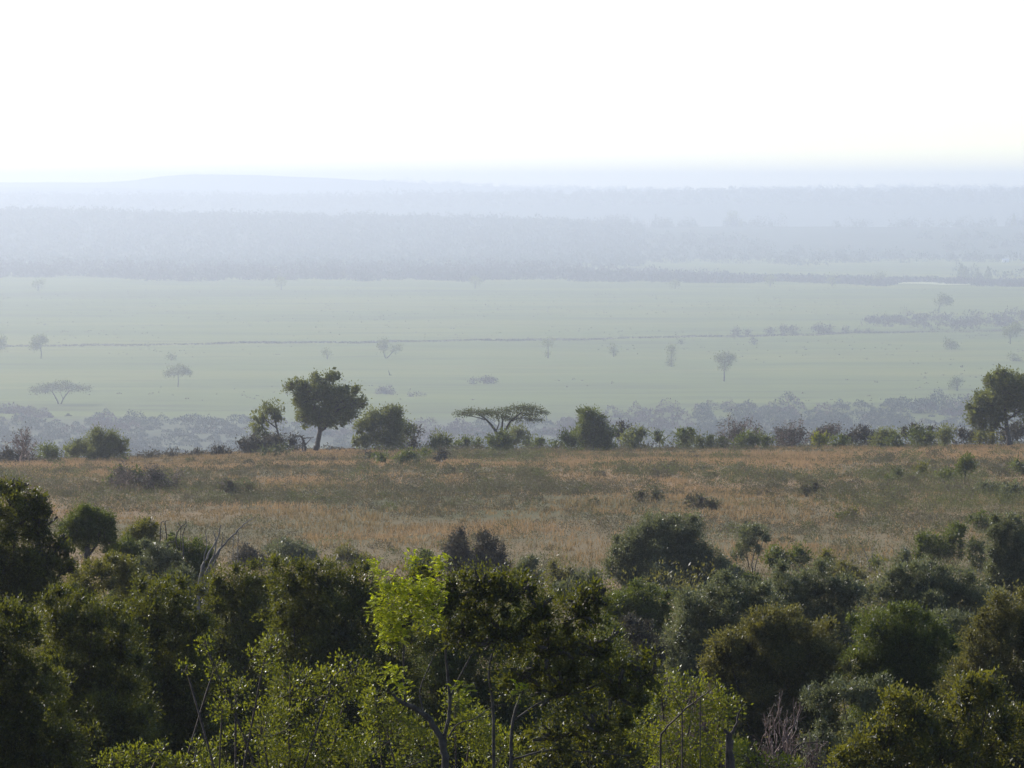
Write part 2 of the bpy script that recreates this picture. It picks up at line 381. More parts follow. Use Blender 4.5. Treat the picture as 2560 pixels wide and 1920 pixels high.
L.new(c, P.inputs['Base Color']); P.inputs['Roughness'].default_value = .95; P.inputs['Specular IOR Level'].default_value = .1
M['ground'] = m
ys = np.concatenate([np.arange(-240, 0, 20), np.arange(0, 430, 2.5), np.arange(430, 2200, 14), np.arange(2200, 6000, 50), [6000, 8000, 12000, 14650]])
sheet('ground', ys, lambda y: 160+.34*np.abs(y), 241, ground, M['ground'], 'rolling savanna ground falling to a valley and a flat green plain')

def hill_mat(name, cols, sc=.02):
    m, nt, N, L, P = new_mat(name); tc = N.new('ShaderNodeTexCoord'); no = N.new('ShaderNodeTexNoise')
    no.inputs['Scale'].default_value = sc; no.inputs['Detail'].default_value = 7; no.inputs['Roughness'].default_value = .7
    L.new(tc.outputs['Object'], no.inputs['Vector']); r = ramp(N, cols, [.35, .65]); L.new(no.outputs[0], r.inputs[0])
    L.new(r.outputs[0], P.inputs['Base Color']); P.inputs['Roughness'].default_value = .95; P.inputs['Specular IOR Level'].default_value = .1
    return m
M['woodhill'] = hill_mat('wooded_hillside', [(.035, .05, .025), (.065, .08, .04)], .03)
M['grasshill'] = hill_mat('farmed_hillside', [(.09, .12, .06), (.15, .17, .09)], .008)

def hill(y0, yc, y1, pxs, rows, label, mat, prof=1.0, amp=3., z0=-69.):
    y0, yc, y1, z0 = y0*FS, yc*FS, y1*FS, z0*FS
    def zf(x, y):
        px = 512+x/y/K; r = np.interp(px, pxs, rows); zc = (185-r)*K*yc
        u = np.clip((y-y0)/(yc-y0), 0, 1); v = np.clip((y1-y)/(y1-yc), 0, 1)
        f = np.where(y <= yc, (u*u*(3-2*u))**prof, v*v*(3-2*v))
        return z0+(zc-z0)*f+(fbm(x/160, y/160)-.5)*amp*np.clip(f*4, 0, 1)
    ys = np.concatenate([np.linspace(y0, yc, 60), np.linspace(yc, y1, 14)[1:]])
    o = sheet('hill', ys, lambda y: y*.32, 261, zf, mat, label); return zf
z_mid = hill(4280, 5600, 6300, [-600, 0, 200, 400, 560, 640, 1024, 1600], [207, 212, 216, 219, 222.5, 227, 227, 225], 'hazy wooded hill behind the green plain', M['woodhill'], 1.0, 5)
z_2 = hill(6350, 8000, 8700, [-600, 0, 300, 512, 700, 1024, 1600], [197, 196.5, 197, 195, 192.5, 192, 192], 'long level blue ridge in the far haze', M['woodhill'], .8, 5)
z_1b = hill(8700, 9400, 9800, [-600, 0, 100, 200, 300, 1024, 1600], [186, 187, 187.5, 190, 194, 198, 198], 'very faint low ridge under the rounded hill', M['woodhill'], .8, 5)
z_1 = hill(9800, 10500, 11200, [-600, 0, 90, 130, 160, 192, 260, 324, 380, 430, 509, 600, 700, 780, 870, 1024, 1600],
           [184, 182.5, 182.5, 180.5, 176.5, 174.5, 175, 177.5, 181, 184, 187, 189, 190, 189, 187.5, 188, 188],
           'palest far hill with a broad rounded summit', M['woodhill'], .8, 5)

# track and pale field on the plain
def strip(name, pts, wdt, mat, label, dz=.03):
    p, r = smooth_path(pts, [wdt]*len(pts), 10); V = []
    for q, d in zip(p, unit(np.gradient(p, axis=0))):
        s = np.array([-d[1], d[0], 0])*wdt/2
        for e in (q-s, q+s): V.append([e[0], e[1], float(ground(e[0], e[1]))+dz])
    n = len(p); i = np.arange(n-1)*2; F = np.stack([i, i+1, i+3, i+2], -1)
    return tag(mesh_obj(name, V, [F], mat), label, kind='structure')
M['dirt'] = hill_mat('bare_dirt', [(.10, .075, .06), (.16, .12, .09)], .4)
M['pale'] = hill_mat('pale_cut_field', [(.36, .38, .20), (.50, .50, .28)], .02)
tr = [at(p, r, hit(p, r))+np.array([0, 9*math.sin(p*.031)+5*math.sin(p*.083), 0]) for p, r in [(q, float(np.interp(q, [-60, 80, 250, 420, 600, 760, 880, 960, 1090], [348, 345.8, 343.5, 341.5, 339, 336, 333, 331.5, 330]))) for q in range(-60, 1100, 38)]]
strip('dirt_track', tr, 5, M['dirt'], 'dark dirt track crossing the green plain', .12)
strip('pale_field', [at(p, r, hit(p, r)) for p, r in ((848, 283.2), (880, 283.3), (910, 283.4), (940, 284), (968, 285.2))], 55, M['pale'], 'pale strip of open field beyond the plain', .5)
# ------------------------------------------------------------------ slope: grass and scrub
def slope_pts(n, y0, y1, seedless=None):
    a = lambda y: .131*y*y+8*y
    q = rng.uniform(a(y0), a(y1), n); y = (-8+np.sqrt(64+4*.131*q))/(2*.131)
    x = rng.uniform(-1, 1, n)*(.131*y+8); return x, y      # in slope units
def scrub_mask(x, y):
    px = 512+x/y/K
    s = .55*fbm(x/15+3, y/34+9, 4)+.45*fbm(x/5+3, y/17+9, 3)
    s = s+np.interp(y, [150, 230, 270, 310, 345, 375, 400, 470, 520, 600], [.06, .0, -.02, .03, -.01, .03, .06, .05, -.06, -.09])
    s = s+.16*np.clip((px-820)/150, 0, 1)*np.interp(y, [200, 300, 430, 470], [0, 1, 1, 0])
    s = s-.12*np.exp(-((px-120)/130)**2)*np.interp(y, [380, 420, 520], [0, 1, 1])
    return s
x, y = slope_pts(110000, 130, 640); s = scrub_mask(x, y); kp = (rng.random(len(x)) < np.clip((.56-s)*5, .22, 1)); x, y, s = x[kp], y[kp], s[kp]
gy = y; gx = x; nb = 6; n = len(x); x = x*NS; y = y*NS; z = ground(x, y)
hgt = np.repeat(NS*rng.uniform(.22, .62, n)*np.clip(1.25-fbm(x/6, y/6), .5, 1.2), nb)*rng.uniform(.6, 1.15, n*nb); bx = np.repeat(x, nb)+rng.normal(0, .10, n*nb); by = np.repeat(y, nb)+rng.normal(0, .10, n*nb); bz = np.repeat(z, nb)
lx = rng.normal(0, .09, n*nb); ly = rng.normal(0, .09, n*nb); wd = NS*rng.uniform(.018, .045, n*nb)*np.clip(by/156, .7, 1.6); th = rng.uniform(0, 3.14, n*nb)
V = np.stack([np.stack([bx-np.cos(th)*wd, by-np.sin(th)*wd, bz-.05], -1), np.stack([bx+np.cos(th)*wd, by+np.sin(th)*wd, bz-.05], -1), np.stack([bx+lx, by+ly, bz+hgt], -1)], 1).reshape(-1, 3)
gt = np.clip(np.repeat(.52+.9*(fbm(gx/20+40, gy/30)-.5)*2-np.clip((330-gy)/400, 0, .3)+.12*np.clip((gy-430)/100, 0, 1), nb)+rng.normal(0, .16, n*nb), 0, 1)
o = mesh_obj('dry_grass', V, [np.arange(len(bx)*3).reshape(-1, 3)], M['straw'], None, gt); tag(o, 'dry tan grass covering the near slope', 'grass', kind='stuff')
# low scrub in patches
x, y = slope_pts(30000, 140, 632); s = scrub_mask(x, y); kp = rng.random(len(x)) < np.clip((s-.37)*4, .08, .9); x, y, s = x[kp], y[kp], s[kp]
n = len(x); px = 512+x/y/K
rx = NS*(.3+.95*rng.random(n)**2)*np.clip(.7+(s-.4)*2, .7, 1.3); pos = np.stack([x*NS, y*NS, ground(x*NS, y*NS)], 1)
tt = np.clip(fbm(x/25+90, y/40+50)*1.5-.35+rng.normal(0, .2, n)+.25*np.clip((px-850)/100, 0, 1)*(y < 430), 0, 1)
clumps('scrub', 'low grey green and purplish scrub scattered through the dry grass', pos, rx, rx*rng.uniform(.8, 1.5, n), 'scrub', 56, NS*np.clip(.085+rx*.03, .085, .12)*np.clip(y/330, .8, 1.4), tint=tt, asp=.45)

x, y = slope_pts(2200, 150, 575); s = scrub_mask(x, y); px = 512+x/y/K
kp = rng.random(len(x)) < np.clip((s-.42)*4+.5*np.clip((px-780)/200, 0, 1)*(y < 430)+.25*(y < 300), .03, 1); x, y, s = x[kp]*NS, y[kp]*NS, s[kp]; n = len(x)
rx = NS*rng.uniform(.5, 1.5, n); clumps('brushwood', 'taller grey brown brushwood tufts thickening down the slope', np.stack([x, y, ground(x, y)], 1), rx, rx*rng.uniform(.6, 1.15, n), 'scrub', 260, rx*0+.075*np.clip(y/190, .8, 1.4), tint=rng.beta(1.2, 1.6, n), asp=.45)

n = 1500; y = rng.uniform(22, 118, n); x = rng.uniform(-1, 1, n)*(6+.2*y); rx = rng.uniform(.35, 1.2, n)*np.clip(y/70, .6, 1.1)
out_ = np.abs(x) > .112*y+1.0; rx[out_] *= 1.5
clumps('undergrowth', 'shaded low undergrowth between the near shrubs', np.stack([x, y, ground(x, y)-.1], 1), rx, rx*rng.uniform(.6, 1.3, n), 'dull', 300, .05+rx*0+.0004*y, tint=rng.beta(1.3, 2, n), asp=.42)

# ------------------------------------------------------------------ valley thicket, plain thickets, far woods (masses)
def pts_on(n, px0, px1, r0, r1, zf=None):
    px = rng.uniform(px0, px1, n); rr = rng.uniform(r0, r1, n); out = []
    return px, rr
n = 2600; y = rng.uniform(1120, 1500, n)*FS; px = rng.uniform(-110, 1134, n); x = (px-512)*K*y
edge = np.interp(px, [-100, 0, 60, 150, 250, 330, 450, 560, 700, 800, 1024, 1150], [1480, 1480, 1450, 1425, 1435, 1400, 1380, 1420, 1480, 1490, 1500, 1500])*FS
nn = fbm(x/38, y/38); kp = (y < edge) & ((nn > .33) | (y > edge-58)); x, y, px = x[kp], y[kp], px[kp]; edge = edge[kp]; n = len(x)
rx = FS*(1.1+3.4*rng.random(n)**1.7); rz = rx*rng.uniform(.5, 1.3, n)*np.where(y > 1380*FS, 1.0, .8)
pos = np.stack([x, y, ground(x, y)-.2], 1)
up_ = (y > edge-110) & ((px < 700) | (rng.random(n) < .35)) & (fbm(x/26+9, y/50) > .46)
clumps('valley_thicket', 'blue green bush thicket filling the hazy valley', pos[~up_], rx[~up_], rz[~up_], 'farwood', 300, rx[~up_]*.13+.2, tint=rng.beta(1.3, 1.3, int((~up_).sum())))
clumps('brown_thicket', 'purplish brown thicket along the valley rim', pos[up_], rx[up_], rz[up_], 'farbrown', 260, rx[up_]*.13+.2)
# shrub patch on the right of the plain
n = 190; px = rng.uniform(868, 1110, n); r = np.interp(px, [868, 940, 1110], [322, 323, 320])+rng.normal(0, 1, n)*np.interp(px, [868, 930, 1110], [1.2, 4, 5.5])
yy = np.array([hit(a, b, 1500) for a, b in zip(px, r)]); xx = (px-512)*K*yy; rx = FS*rng.uniform(1.5, 4.4, n)
clumps('plain_thicket', 'purplish brown shrub patch on the right of the green plain', np.stack([xx, yy, ground(xx, yy)], 1), rx, rx*rng.uniform(.7, 1.1, n), 'farbrown', 70, rx*0+1.1)
# band closing the plain
n = 1900; px = rng.uniform(-110, 1134, n); y0 = np.interp(px, [-100, 0, 90, 130, 300, 700, 1024, 1150], [3650, 3600, 3560, 3480, 3470, 3420, 3300, 3300])+(fbm(px/40, px*0)-.5)*220
y1 = np.interp(px, [-100, 300, 560, 760, 1024, 1150], [3900, 3900, 3850, 3560, 3400, 3400])
y = (y0+(y1-y0)*rng.random(n)**1.2)*FS; x = (px-512)*K*y; rx = FS*rng.uniform(3, 8.5, n)
hh = np.interp(px, [-100, 560, 760, 1150], [1.0, 1.0, .45, .28])
clumps('far_thicket', 'mauve band of bush closing the far side of the plain', np.stack([x, y, ground(x, y)], 1), rx, rx*rng.uniform(.7, 1.45, n)*hh, 'bandwood', 60, rx*0+2.4)
# wooded patches below the middle hill, right
n = 1000; px = rng.uniform(560, 1134, n); y = rng.uniform(3560, 5100, n)*FS; x = (px-512)*K*y; kp = fbm(x/220+4, y/300+8) > .5; x, y, px = x[kp], y[kp], px[kp]; n = len(x)
rx = FS*rng.uniform(3.5, 8, n); clumps('far_woodland', 'hazy woodland patches on the right hand lower hillside', np.stack([x, y, np.maximum(z_mid(x, y), ground(x, y))], 1), rx, rx*rng.uniform(.8, 1.6, n), 'farwood', 70, rx*0+2.4)
# woods over the hills
def woods(n, y0, y1, zf, size, label, lo=-110, hi=1134, nl=30):
    px = rng.uniform(lo, hi, n); size *= FS; y = rng.uniform(y0, y1, n)*FS; x = (px-512)*K*y; rx = rng.uniform(.5, 1.2, n)*size
    clumps('wood', label, np.stack([x, y, zf(x, y)-size*.2], 1), rx, rx*rng.uniform(.8, 1.5, n), 'hillwood', nl, rx*0+size*.4)
woods(5200, 4020, 5690, z_mid, 7, 'hazy wood covering the middle hill on the left', -110, 640)
woods(1700, 7300, 8080, z_2, 9, 'faint blue wood along the level ridge')
woods(500, 10350, 10560, z_1, 8, 'faintest treetops along the palest hill', 380, 1134)
# line of trees on the right of the middle hill crest
n = 330; px = np.concatenate([rng.uniform(606, 696, 100), rng.uniform(725, 1134, 200), rng.uniform(586, 620, 30)]); y = rng.uniform(5520, 5640, n)*FS; x = (px-512)*K*y
kp = fbm(px/9, px*0+3, 3) > .40; px, x, y = px[kp], x[kp], y[kp]; n = len(px); rx = FS*rng.uniform(3.2, 7.5, n)
tall = rx*rng.uniform(1.3, 2.3, n)*np.where(px < 600, .6, 1.)
clumps('treeline', 'pale line of trees along the crest of the middle hill', np.stack([x, y, z_mid(x, y)-1], 1), rx, tall, 'farwood', 60, rx*0+2.2)
# sparse scrub along the track
n = 3200; tt = rng.random(n)*(len(tr)-1); i = tt.astype(int); f = tt-i; A = np.array(tr); C = A[i]*(1-f)[:, None]+A[np.minimum(i+1, len(tr)-1)]*f[:, None]
C[:, 1] += rng.choice([-8, 10], n)+rng.normal(0, 1.8, n); C[:, 2] = ground(C[:, 0], C[:, 1]); rx = rng.uniform(.3, 1.1, n)*np.interp(C[:, 0], [-500, 0, 500], [1.1, .8, .55])*np.clip((fbm(C[:, 0]/45, C[:, 0]*0+2)-.32)*4.5, .25, 1.2)
clumps('verge_scrub', 'dark low scrub lining the dirt track', C, rx, rx*.55, 'farbrown', 8, rx*0+.8)
n = 2200; px = rng.uniform(-110, 1134, n); y = rng.uniform(1520, 3300, n)**1.0*FS; x = (px-512)*K*y; kp = fbm(x/80+7, y/260) > .5; x, y = x[kp], y[kp]; n = len(x); rx = (.4+1.9*rng.random(n)**3)*y/3000
clumps('plain_tussocks', 'tiny dark tussocks dotted over the green plain', np.stack([x, y, ground(x, y)], 1), rx, rx*.5, 'farbrown', 12, rx*0+.6)
n = 260; px = rng.uniform(-110, 1134, n); y = rng.uniform(604, 640, n)*NS; x = (px-512)*K*y; rx = NS*rng.uniform(.5, 1.5, n)
clumps('ridge_undergrowth', 'brown green undergrowth along the crest of the slope', np.stack([x, y, ground(x, y)-.1], 1), rx, rx*rng.uniform(.7, 1.2, n), 'dusty', 90, rx*0+.16)

# ------------------------------------------------------------------ plain: single trees and bushes
def ptree(label, px, base_row, lumps, name='savanna_tree', cat='tree', mat='tree', lai=2.2, stems=None, Y=None, group='single trees dotted over the green plain', tr_r=.5, **kw):
    Y = -(dist(Y) if Y else float(hit(px, base_row, 1420)))
    st = stems or [[(px, base_row+.6, tr_r*1.3), (px+.3, base_row-.4*(base_row-lumps[0][1]), tr_r), (lumps[0][0], lumps[0][1], tr_r*.6)]]
    return plant(name, label, cat, Y, lumps, mat, leaf=1.5, asp=.6, lai=lai, base_px=px, stems=st, group=group, twigs=False, parts=('crown', 'trunk') if cat == 'tree' else ('foliage', 'stem'), core=False, per=5, **kw)
ptree('flat topped thorn tree alone at the near left edge of the green plain', 60, 404.5, [(41, 390, 11, 2.4), (50, 387.5, 12, 3), (62, 385.5, 13, 3.4), (72, 388, 10, 3.2), (84, 388.5, 9, 1.5)], 'umbrella_thorn_tree', mat='acacia', lai=3, sub=False,
      stems=[[(59, 405, .9), (57, 400, .8), (52, 391, .5)], [(61, 405, .9), (63, 399, .7), (70, 390, .5)], [(63, 399, .5), (61, 394, .3), (60, 388, .3)]])
ptree('low spreading round tree right of the flat topped thorn tree', 178, 387, [(178, 370, 11, 5), (169, 373.5, 7, 3.5), (187, 373, 6, 4)])
ptree('very small bush straight above the low spreading round tree', 171.5, 360.5, [(171.5, 357.5, 4, 3)], 'bush', 'bush', 'green')
ptree('round tree on a thin leaning trunk touching the dirt track at the left', 41, 358.5, [(38, 341, 9, 7.5), (35, 346, 6, 4)])
ptree('round tree cut off by the left picture edge beside the track', -1, 357.5, [(0, 344, 8, 7)])
ptree('little round tree above the tallest ridge tree', 327, 359.5, [(326.5, 353, 4.5, 3.4)])
ptree('double crowned tree just below the middle of the track', 386, 358.5, [(383, 345, 7, 6), (395, 349, 7, 4.6)], stems=[[(386, 359, .8), (384, 354, .5), (383, 347, .3)], [(386, 359, .7), (390, 355, .5), (394, 350, .3)]])
ptree('low pair of bushes with pointed tops above the dense round tree', 386, 394.5, [(381, 391, 5, 3.5), (389, 390, 4.5, 4.5), (386, 392, 8, 2.5)], 'bush', 'bush', 'dusty', group='low bushes on the green plain')
ptree('long low bush above the flat topped ridge tree', 484, 384, [(487, 380, 8, 3.2), (474, 381.5, 5, 2.6), (493, 381, 4, 2.8)], 'bush', 'bush', 'dusty', group='low bushes on the green plain')
ptree('faint low twiggy bush left of the long low bush', 416, 397, [(416, 395, 9, 1.8), (411, 394, 2, 3)], 'bush', 'bush', 'dusty', 1.1, group='low bushes on the green plain')
ptree('small tree with a second tuft low on its trunk, close under the track', 548, 358.5, [(548, 343, 5, 3.4), (546.8, 354, 3, 2.8)])
ptree('narrow slanting bush halfway between two thin trees on the plain', 613.5, 357, [(613.5, 350.5, 4, 4.6), (611, 347, 2.5, 2)], 'bush', 'bush', 'tree', group='low bushes on the green plain')
ptree('thin tree with a loose crown and a bushy foot', 671, 367, [(672, 350, 5, 5), (672, 356, 3.5, 3), (670.5, 363.5, 4, 3)])
ptree('tallest isolated tree of the plain with a bare trunk', 724, 381.5, [(725, 359, 10, 5.5), (724, 367, 6, 4), (718, 358, 4, 3), (732, 358, 4, 3)], tr_r=.7)
ptree('tiny bush touching the track above the thin tree', 681, 344.5, [(681, 342, 2.6, 2)], 'bush', 'bush', 'dusty', group='low bushes on the green plain')
ptree('small bush beside its shadow just below the track', 754, 345, [(754, 341, 3.5, 3)], 'bush', 'bush', 'dusty', group='low bushes on the green plain')
for px, w, h, lb in ((737, 4.5, 3.4, 'first bush from the left in the row above the track'), (748, 3.5, 2.6, 'second and lower bush of the row above the track'),
                     (770, 5, 3.2, 'third bush of the row above the track'), (784, 5, 4.2, 'rounded fourth bush of the row above the track'), (793, 5, 4.2, 'fifth bush joined to the fourth in the row above the track'),
                     (818, 6.5, 4.8, 'largest bush in the row above the track'), (828, 6, 4, 'bush at the right shoulder of the largest in the row'),
                     (846, 2.6, 3.4, 'narrow upright bush of the row above the track'), (858, 3.5, 1.8, 'flat last but one bush of the row above the track'), (868, 2.8, 2, 'last tiny bush of the row above the track')):
    b = 335.5-(px-737)*.018; ptree(lb, px, b, [(px, b-h, w, h)], 'bush', 'bush', 'farbrown', group='row of bushes above the track')
ptree('loose upright bush near the right end of the track', 951, 349.5, [(949, 342.5, 6, 4), (952, 346, 7, 3.2)], 'bush', 'bush', 'tree', group='low bushes on the green plain')
ptree('small bush low on the right rim of the plain beside its shadow', 1013, 361.5, [(1012, 357, 4.5, 4), (1018, 359.5, 5, 2)], 'bush', 'bush', 'tree', group='low bushes on the green plain')
ptree('faint tree at the right picture edge below the brown shrub patch', 1010, 344.5, [(1010, 332, 8, 6), (1016, 328, 6, 4)])
ptree('dark wedge shaped tree above the brown shrub patch', 939, 312.5, [(944, 298, 6.5, 5), (939, 302, 6, 4), (948, 301, 5, 3)])
ptree('bushy tree on the valley rim left of the right hand ridge tree', 957, 391, [(957, 381, 6, 4.5), (954, 386, 5, 3.5)], mat='green')
ptree('faint thin tree far away above the tallest ridge tree', 281, 290, [(281, 282, 5, 4.2)], group='faint far trees before the mauve bush band')
ptree('very faint tree far away above the flat topped ridge tree', 475, 288.5, [(475, 281, 5, 4)], group='faint far trees before the mauve bush band')
ptree('faint low tree where the mauve band starts to thin', 675, 289, [(675, 284, 5.5, 3.4)], group='faint far trees before the mauve bush band')
ptree('round far tree standing out of the right part of the mauve band', 770, 286.5, [(770, 279.5, 4.8, 4.2)], group='faint far trees before the mauve bush band')
ptree('ragged far tree left of the pale field strip', 832, 286.5, [(832, 280.5, 4.6, 3.6)], group='faint far trees before the mauve bush band')
ptree('broad far tree at the left end of the pale field strip', 879.5, 283, [(879.5, 276, 6, 4.4)], group='faint far trees before the mauve bush band')
ptree('faint leafy tree at the far left of the plain', 38, 291, [(38, 284, 7, 4)], group='faint far trees before the mauve bush band')
# pointed far trees
def conifer(label, px, top, bot, w, Y, zf=None):
    Y = dist(Y); base = at(px, bot, Y); r = empty('conifer', base, label, 'tree', 'pointed far trees'); h = (bot-top)*K*Y; n = 500
    t = rng.random(n)**.7; a = rng.random(n)*6.28; rr = w*K*Y*(1-(1-t)**1.6)*rng.uniform(.6, 1.1, n); C = np.stack([np.cos(a)*rr, np.sin(a)*rr, h*(1-t*.88)], 1)
    V, F = leaves(C, rng.normal(0, .6, (n, 3))+[0, 0, .6], rng.normal(0, 1, (n, 3)), np.full(n, 1.5*K*Y), np.full(n, .9*K*Y)); mesh_obj('crown', V, [F], M['green'], r, rng.random(n))
    w_ = Wood(); w_.add([[0, 0, -1], [0, 0, h*.4], [0, 0, h*.9]], [.6*K*Y, .4*K*Y, .1*K*Y]); w_.build('trunk', M['bark'], r)
conifer('tallest pointed far tree, the left one of three behind the pale field', 961, 263, 282, 5, 3480)
conifer('pointed far tree leaning on the right side of the tallest one', 966, 266, 282, 4, 3500)
conifer('smallest pointed far tree, between two larger ones', 977.5, 270, 282, 3.4, 3480)
conifer('pointed far tree standing clear behind the right end of the pale field', 988, 266, 282, 4.6, 3480)
conifer('tall pointed tree rising over the crest line of trees', 1014, 213, 229, 3, 5600)
ptree('round headed tree rising highest over the left part of the crest line', 733, 227, [(733.5, 216, 4.6, 3.6), (731, 220, 3, 3)], Y=5580, group='trees standing out on the far crest')
ptree('narrow tree just under the crest beside the round headed one', 741, 229, [(741, 224, 2.4, 4)], Y=5540, group='trees standing out on the far crest')
# leaning dead stump on the plain
Y = float(hit(389.5, 375.5, 1420)); b = at(389.5, 375.5, Y); b[2] = float(ground(b[0], b[1]))
st = empty('dead_stump', b, 'thin leaning dead stump alone on the green plain', 'stump'); u = K*Y
w = Wood(); w.add([[.2*u, 0, -.5], [-.3*u, 0, 2.4*u], [-1.1*u, 0, 5.2*u]], [.62*u, .5*u, .22*u], 7); w.add([[.2*u, 0, .2], [1.6*u, 0, .35*u], [2.6*u, 0, .2]], [.45*u, .3*u, .15*u], 6); w.build('trunk', M['bark'], st)
# small white house far away
def box(V0, V1):
    a, b = np.array(V0, float), np.array(V1, float); c = np.array([[x, y, z] for z in (0, 1) for y in (0, 1) for x in (0, 1)], float)*(b-a)+a
    return c, np.array([[0, 2, 3, 1], [4, 5, 7, 6], [0, 1, 5, 4], [1, 3, 7, 5], [3, 2, 6, 7], [2, 0, 4, 6]])
m, nt, N, L, P = new_mat('white_wall'); P.inputs['Base Color'].default_value = (.8, .8, .78, 1); P.inputs['Roughness'].default_value = .7; M['white'] = m
m, nt, N, L, P = new_mat('tin_roof'); P.inputs['Base Color'].default_value = (.75, .76, .78, 1); P.inputs['Roughness'].default_value = .25; P.inputs['Metallic'].default_value = .6; M['tin'] = m
m, nt, N, L, P = new_mat('dark_opening'); P.inputs['Base Color'].default_value = (.03, .03, .04, 1); M['open'] = m
for yy in np.arange(4300, 7200, 5.):
    hb = at(1005.5, 262.3, yy); gz = float(max(z_mid(hb[0:1], hb[1:2])[0] if yy > 4250*FS else -999, ground(hb[0], hb[1])))
    if hb[2] <= gz: break
hb[2] = gz
hs = empty('farmhouse', hb, 'tiny white farmhouse on the far right hillside', 'house')
V, F = box((-3.8, -2.2, -1), (3.8, 2.2, 3.)); mesh_obj('wall', V, [F], M['white'], hs)
V = np.array([[-4.2, -2.8, 2.9], [4.2, -2.8, 2.9], [4.2, 0, 4.4], [-4.2, 0, 4.4], [-4.2, 2.8, 2.9], [4.2, 2.8, 2.9]]); mesh_obj('roof', V, [np.array([[0, 1, 2, 3], [3, 2, 5, 4]])], M['tin'], hs)
V, F = box((-.5, -2.26, 0), (.5, -2.205, 2.1)); mesh_obj('door', V, [F], M['open'], hs)
# ------------------------------------------------------------------ ridge trees along the crest
G = 'trees and bushes along the crest of the slope'
R = dict(group=G, bark='bark')
bare_bush('thorn_tree', 'leafless thorny tree at the left picture edge on the crest', 'tree', 596, 16, 37, 46, 'twig', 5, 6, 'dusty', .25, group=G, parts=('branches', 'foliage'))
plant('bush', 'brown green low bush under the leafless thorny tree', 'bush', 600, [(8, 456, 16, 7), (28, 458, 10, 5)], 'dusty', **R)
plant('bush', 'smooth dark egg shaped bush left of the wide ridge bush', 'bush', 590, [(47, 451.5, 10, 6.5), (54, 455, 8, 6)], 'green', lai=2.6, bump=.05, ragged=.02, **R)
plant('bush', 'wide dark many headed bush at the left of the crest', 'bush', 600, [(97, 443, 16, 11), (112, 438, 9, 8.5), (84, 448, 14, 10), (120, 449, 9, 10), (97, 433, 6, 5), (72, 451, 10, 8), (105, 452, 20, 8)], 'tree', lai=2.4, **R)
plant('bush', 'row of low bushes between the wide bush and the airy tree', 'bush', 606, [(150, 458, 10, 6), (172, 458, 8, 5), (196, 456, 12, 5), (222, 453, 12, 6)], 'dusty', **R)
plant('broadleaf_tree', 'airy leaning tree with see-through crown left of the tallest ridge tree', 'tree', 602, [(270, 410, 13, 9), (261, 420, 10, 9), (256, 431, 8, 7), (266, 438, 13, 7), (278, 418, 6, 7)], 'tree', lai=1.0, base_px=280,
      stems=[[(285, 450, 1.6), (280, 440, 1.3), (276, 425, .8), (274, 408, .4)], [(281, 441, 1), (268, 434, .7), (260, 422, .4)], [(277, 428, .7), (266, 420, .5), (262, 412, .3)]], **T, **R)
plant('bush', 'broad brown green bush at the foot of the airy leaning tree', 'bush', 598, [(252, 443, 13, 8), (276, 443, 14, 9), (292, 442, 8, 8), (262, 449, 24, 6), (244, 447, 8, 6)], 'dusty', lai=2, **R)
plant('bush', 'small yellow green bush in front of the broad brown bush', 'bush', 575, [(276, 451, 9, 3), (264, 453, 8, 3), (286, 449, 5, 2.4)], 'acacia', **R)
plant('broadleaf_tree', 'tallest ridge tree with a full rounded crown and forked trunk', 'tree', 592,
      [(322, 396, 26, 19), (301, 391, 13, 10), (290, 386, 8, 5), (340, 400, 20, 17), (355, 405, 11, 10), (345, 417, 14, 8), (311, 413, 15, 11), (329, 378, 9, 8), (316, 382, 9, 8), (330, 422, 10, 6), (303, 403, 12, 11), (306, 418, 10, 7), (333, 413, 20, 11), (318, 421, 10, 5)],
      'tree', leaf=2.3, asp=.5, lai=2.5, base_px=318, stemr=.3,
      stems=[[(315.5, 450, 3.3), (318, 441, 2.5), (320, 430, 2.2), (320, 421, 1.8), (316, 405, 1)], [(320, 431, 1.8), (326, 427, 1.4), (329, 421, 1.1), (331, 414, 1), (338, 402, .6)], [(320, 423, 1.2), (312, 412, .9), (300, 396, .5)], [(329, 421, .9), (340, 413, .7), (352, 408, .4)]], shell=.13, **T, **R)
# dead branches and mound left of the tallest ridge tree
def deadwood(name, label, Y, px, stems, mat='dead', group=None, cat='dead tree'):
    Y = dist(Y) if Y > 0 else -Y
    x = at(px, 384, Y)[0]; base = np.array([x, Y, float(ground(x, Y))]); r = empty(name, base, label, cat, group); w = Wood(); prim = True
    for st in stems:
        pts = [at(p[0], p[1], Y+(p[3] if len(p) > 3 else 0))-base for p in st]; rr = [p[2]*K*Y for p in st]
        if prim: pts = [pts[0]*[1, 1, 0]+[0, 0, -.3]]+pts; rr = [rr[0]*1.1]+rr
        w.add(pts, rr, 7, jit=.4, wob=.1); 
    w.build('trunk', M[mat], r)
    return r
deadwood('dead_tree', 'dead crooked branches on the mound beside the tallest ridge tree', 594, 304,
         [[(305, 447, 1.3), (303.5, 441, 1.1), (301, 436.5, .9), (296, 436, .7), (293.5, 439, .4)], [(303, 440, .8), (307, 437.5, .6), (311, 438, .4), (314, 437, .25)], [(305, 446, .7), (308, 442, .5), (311, 438, .3)]], 'bark')
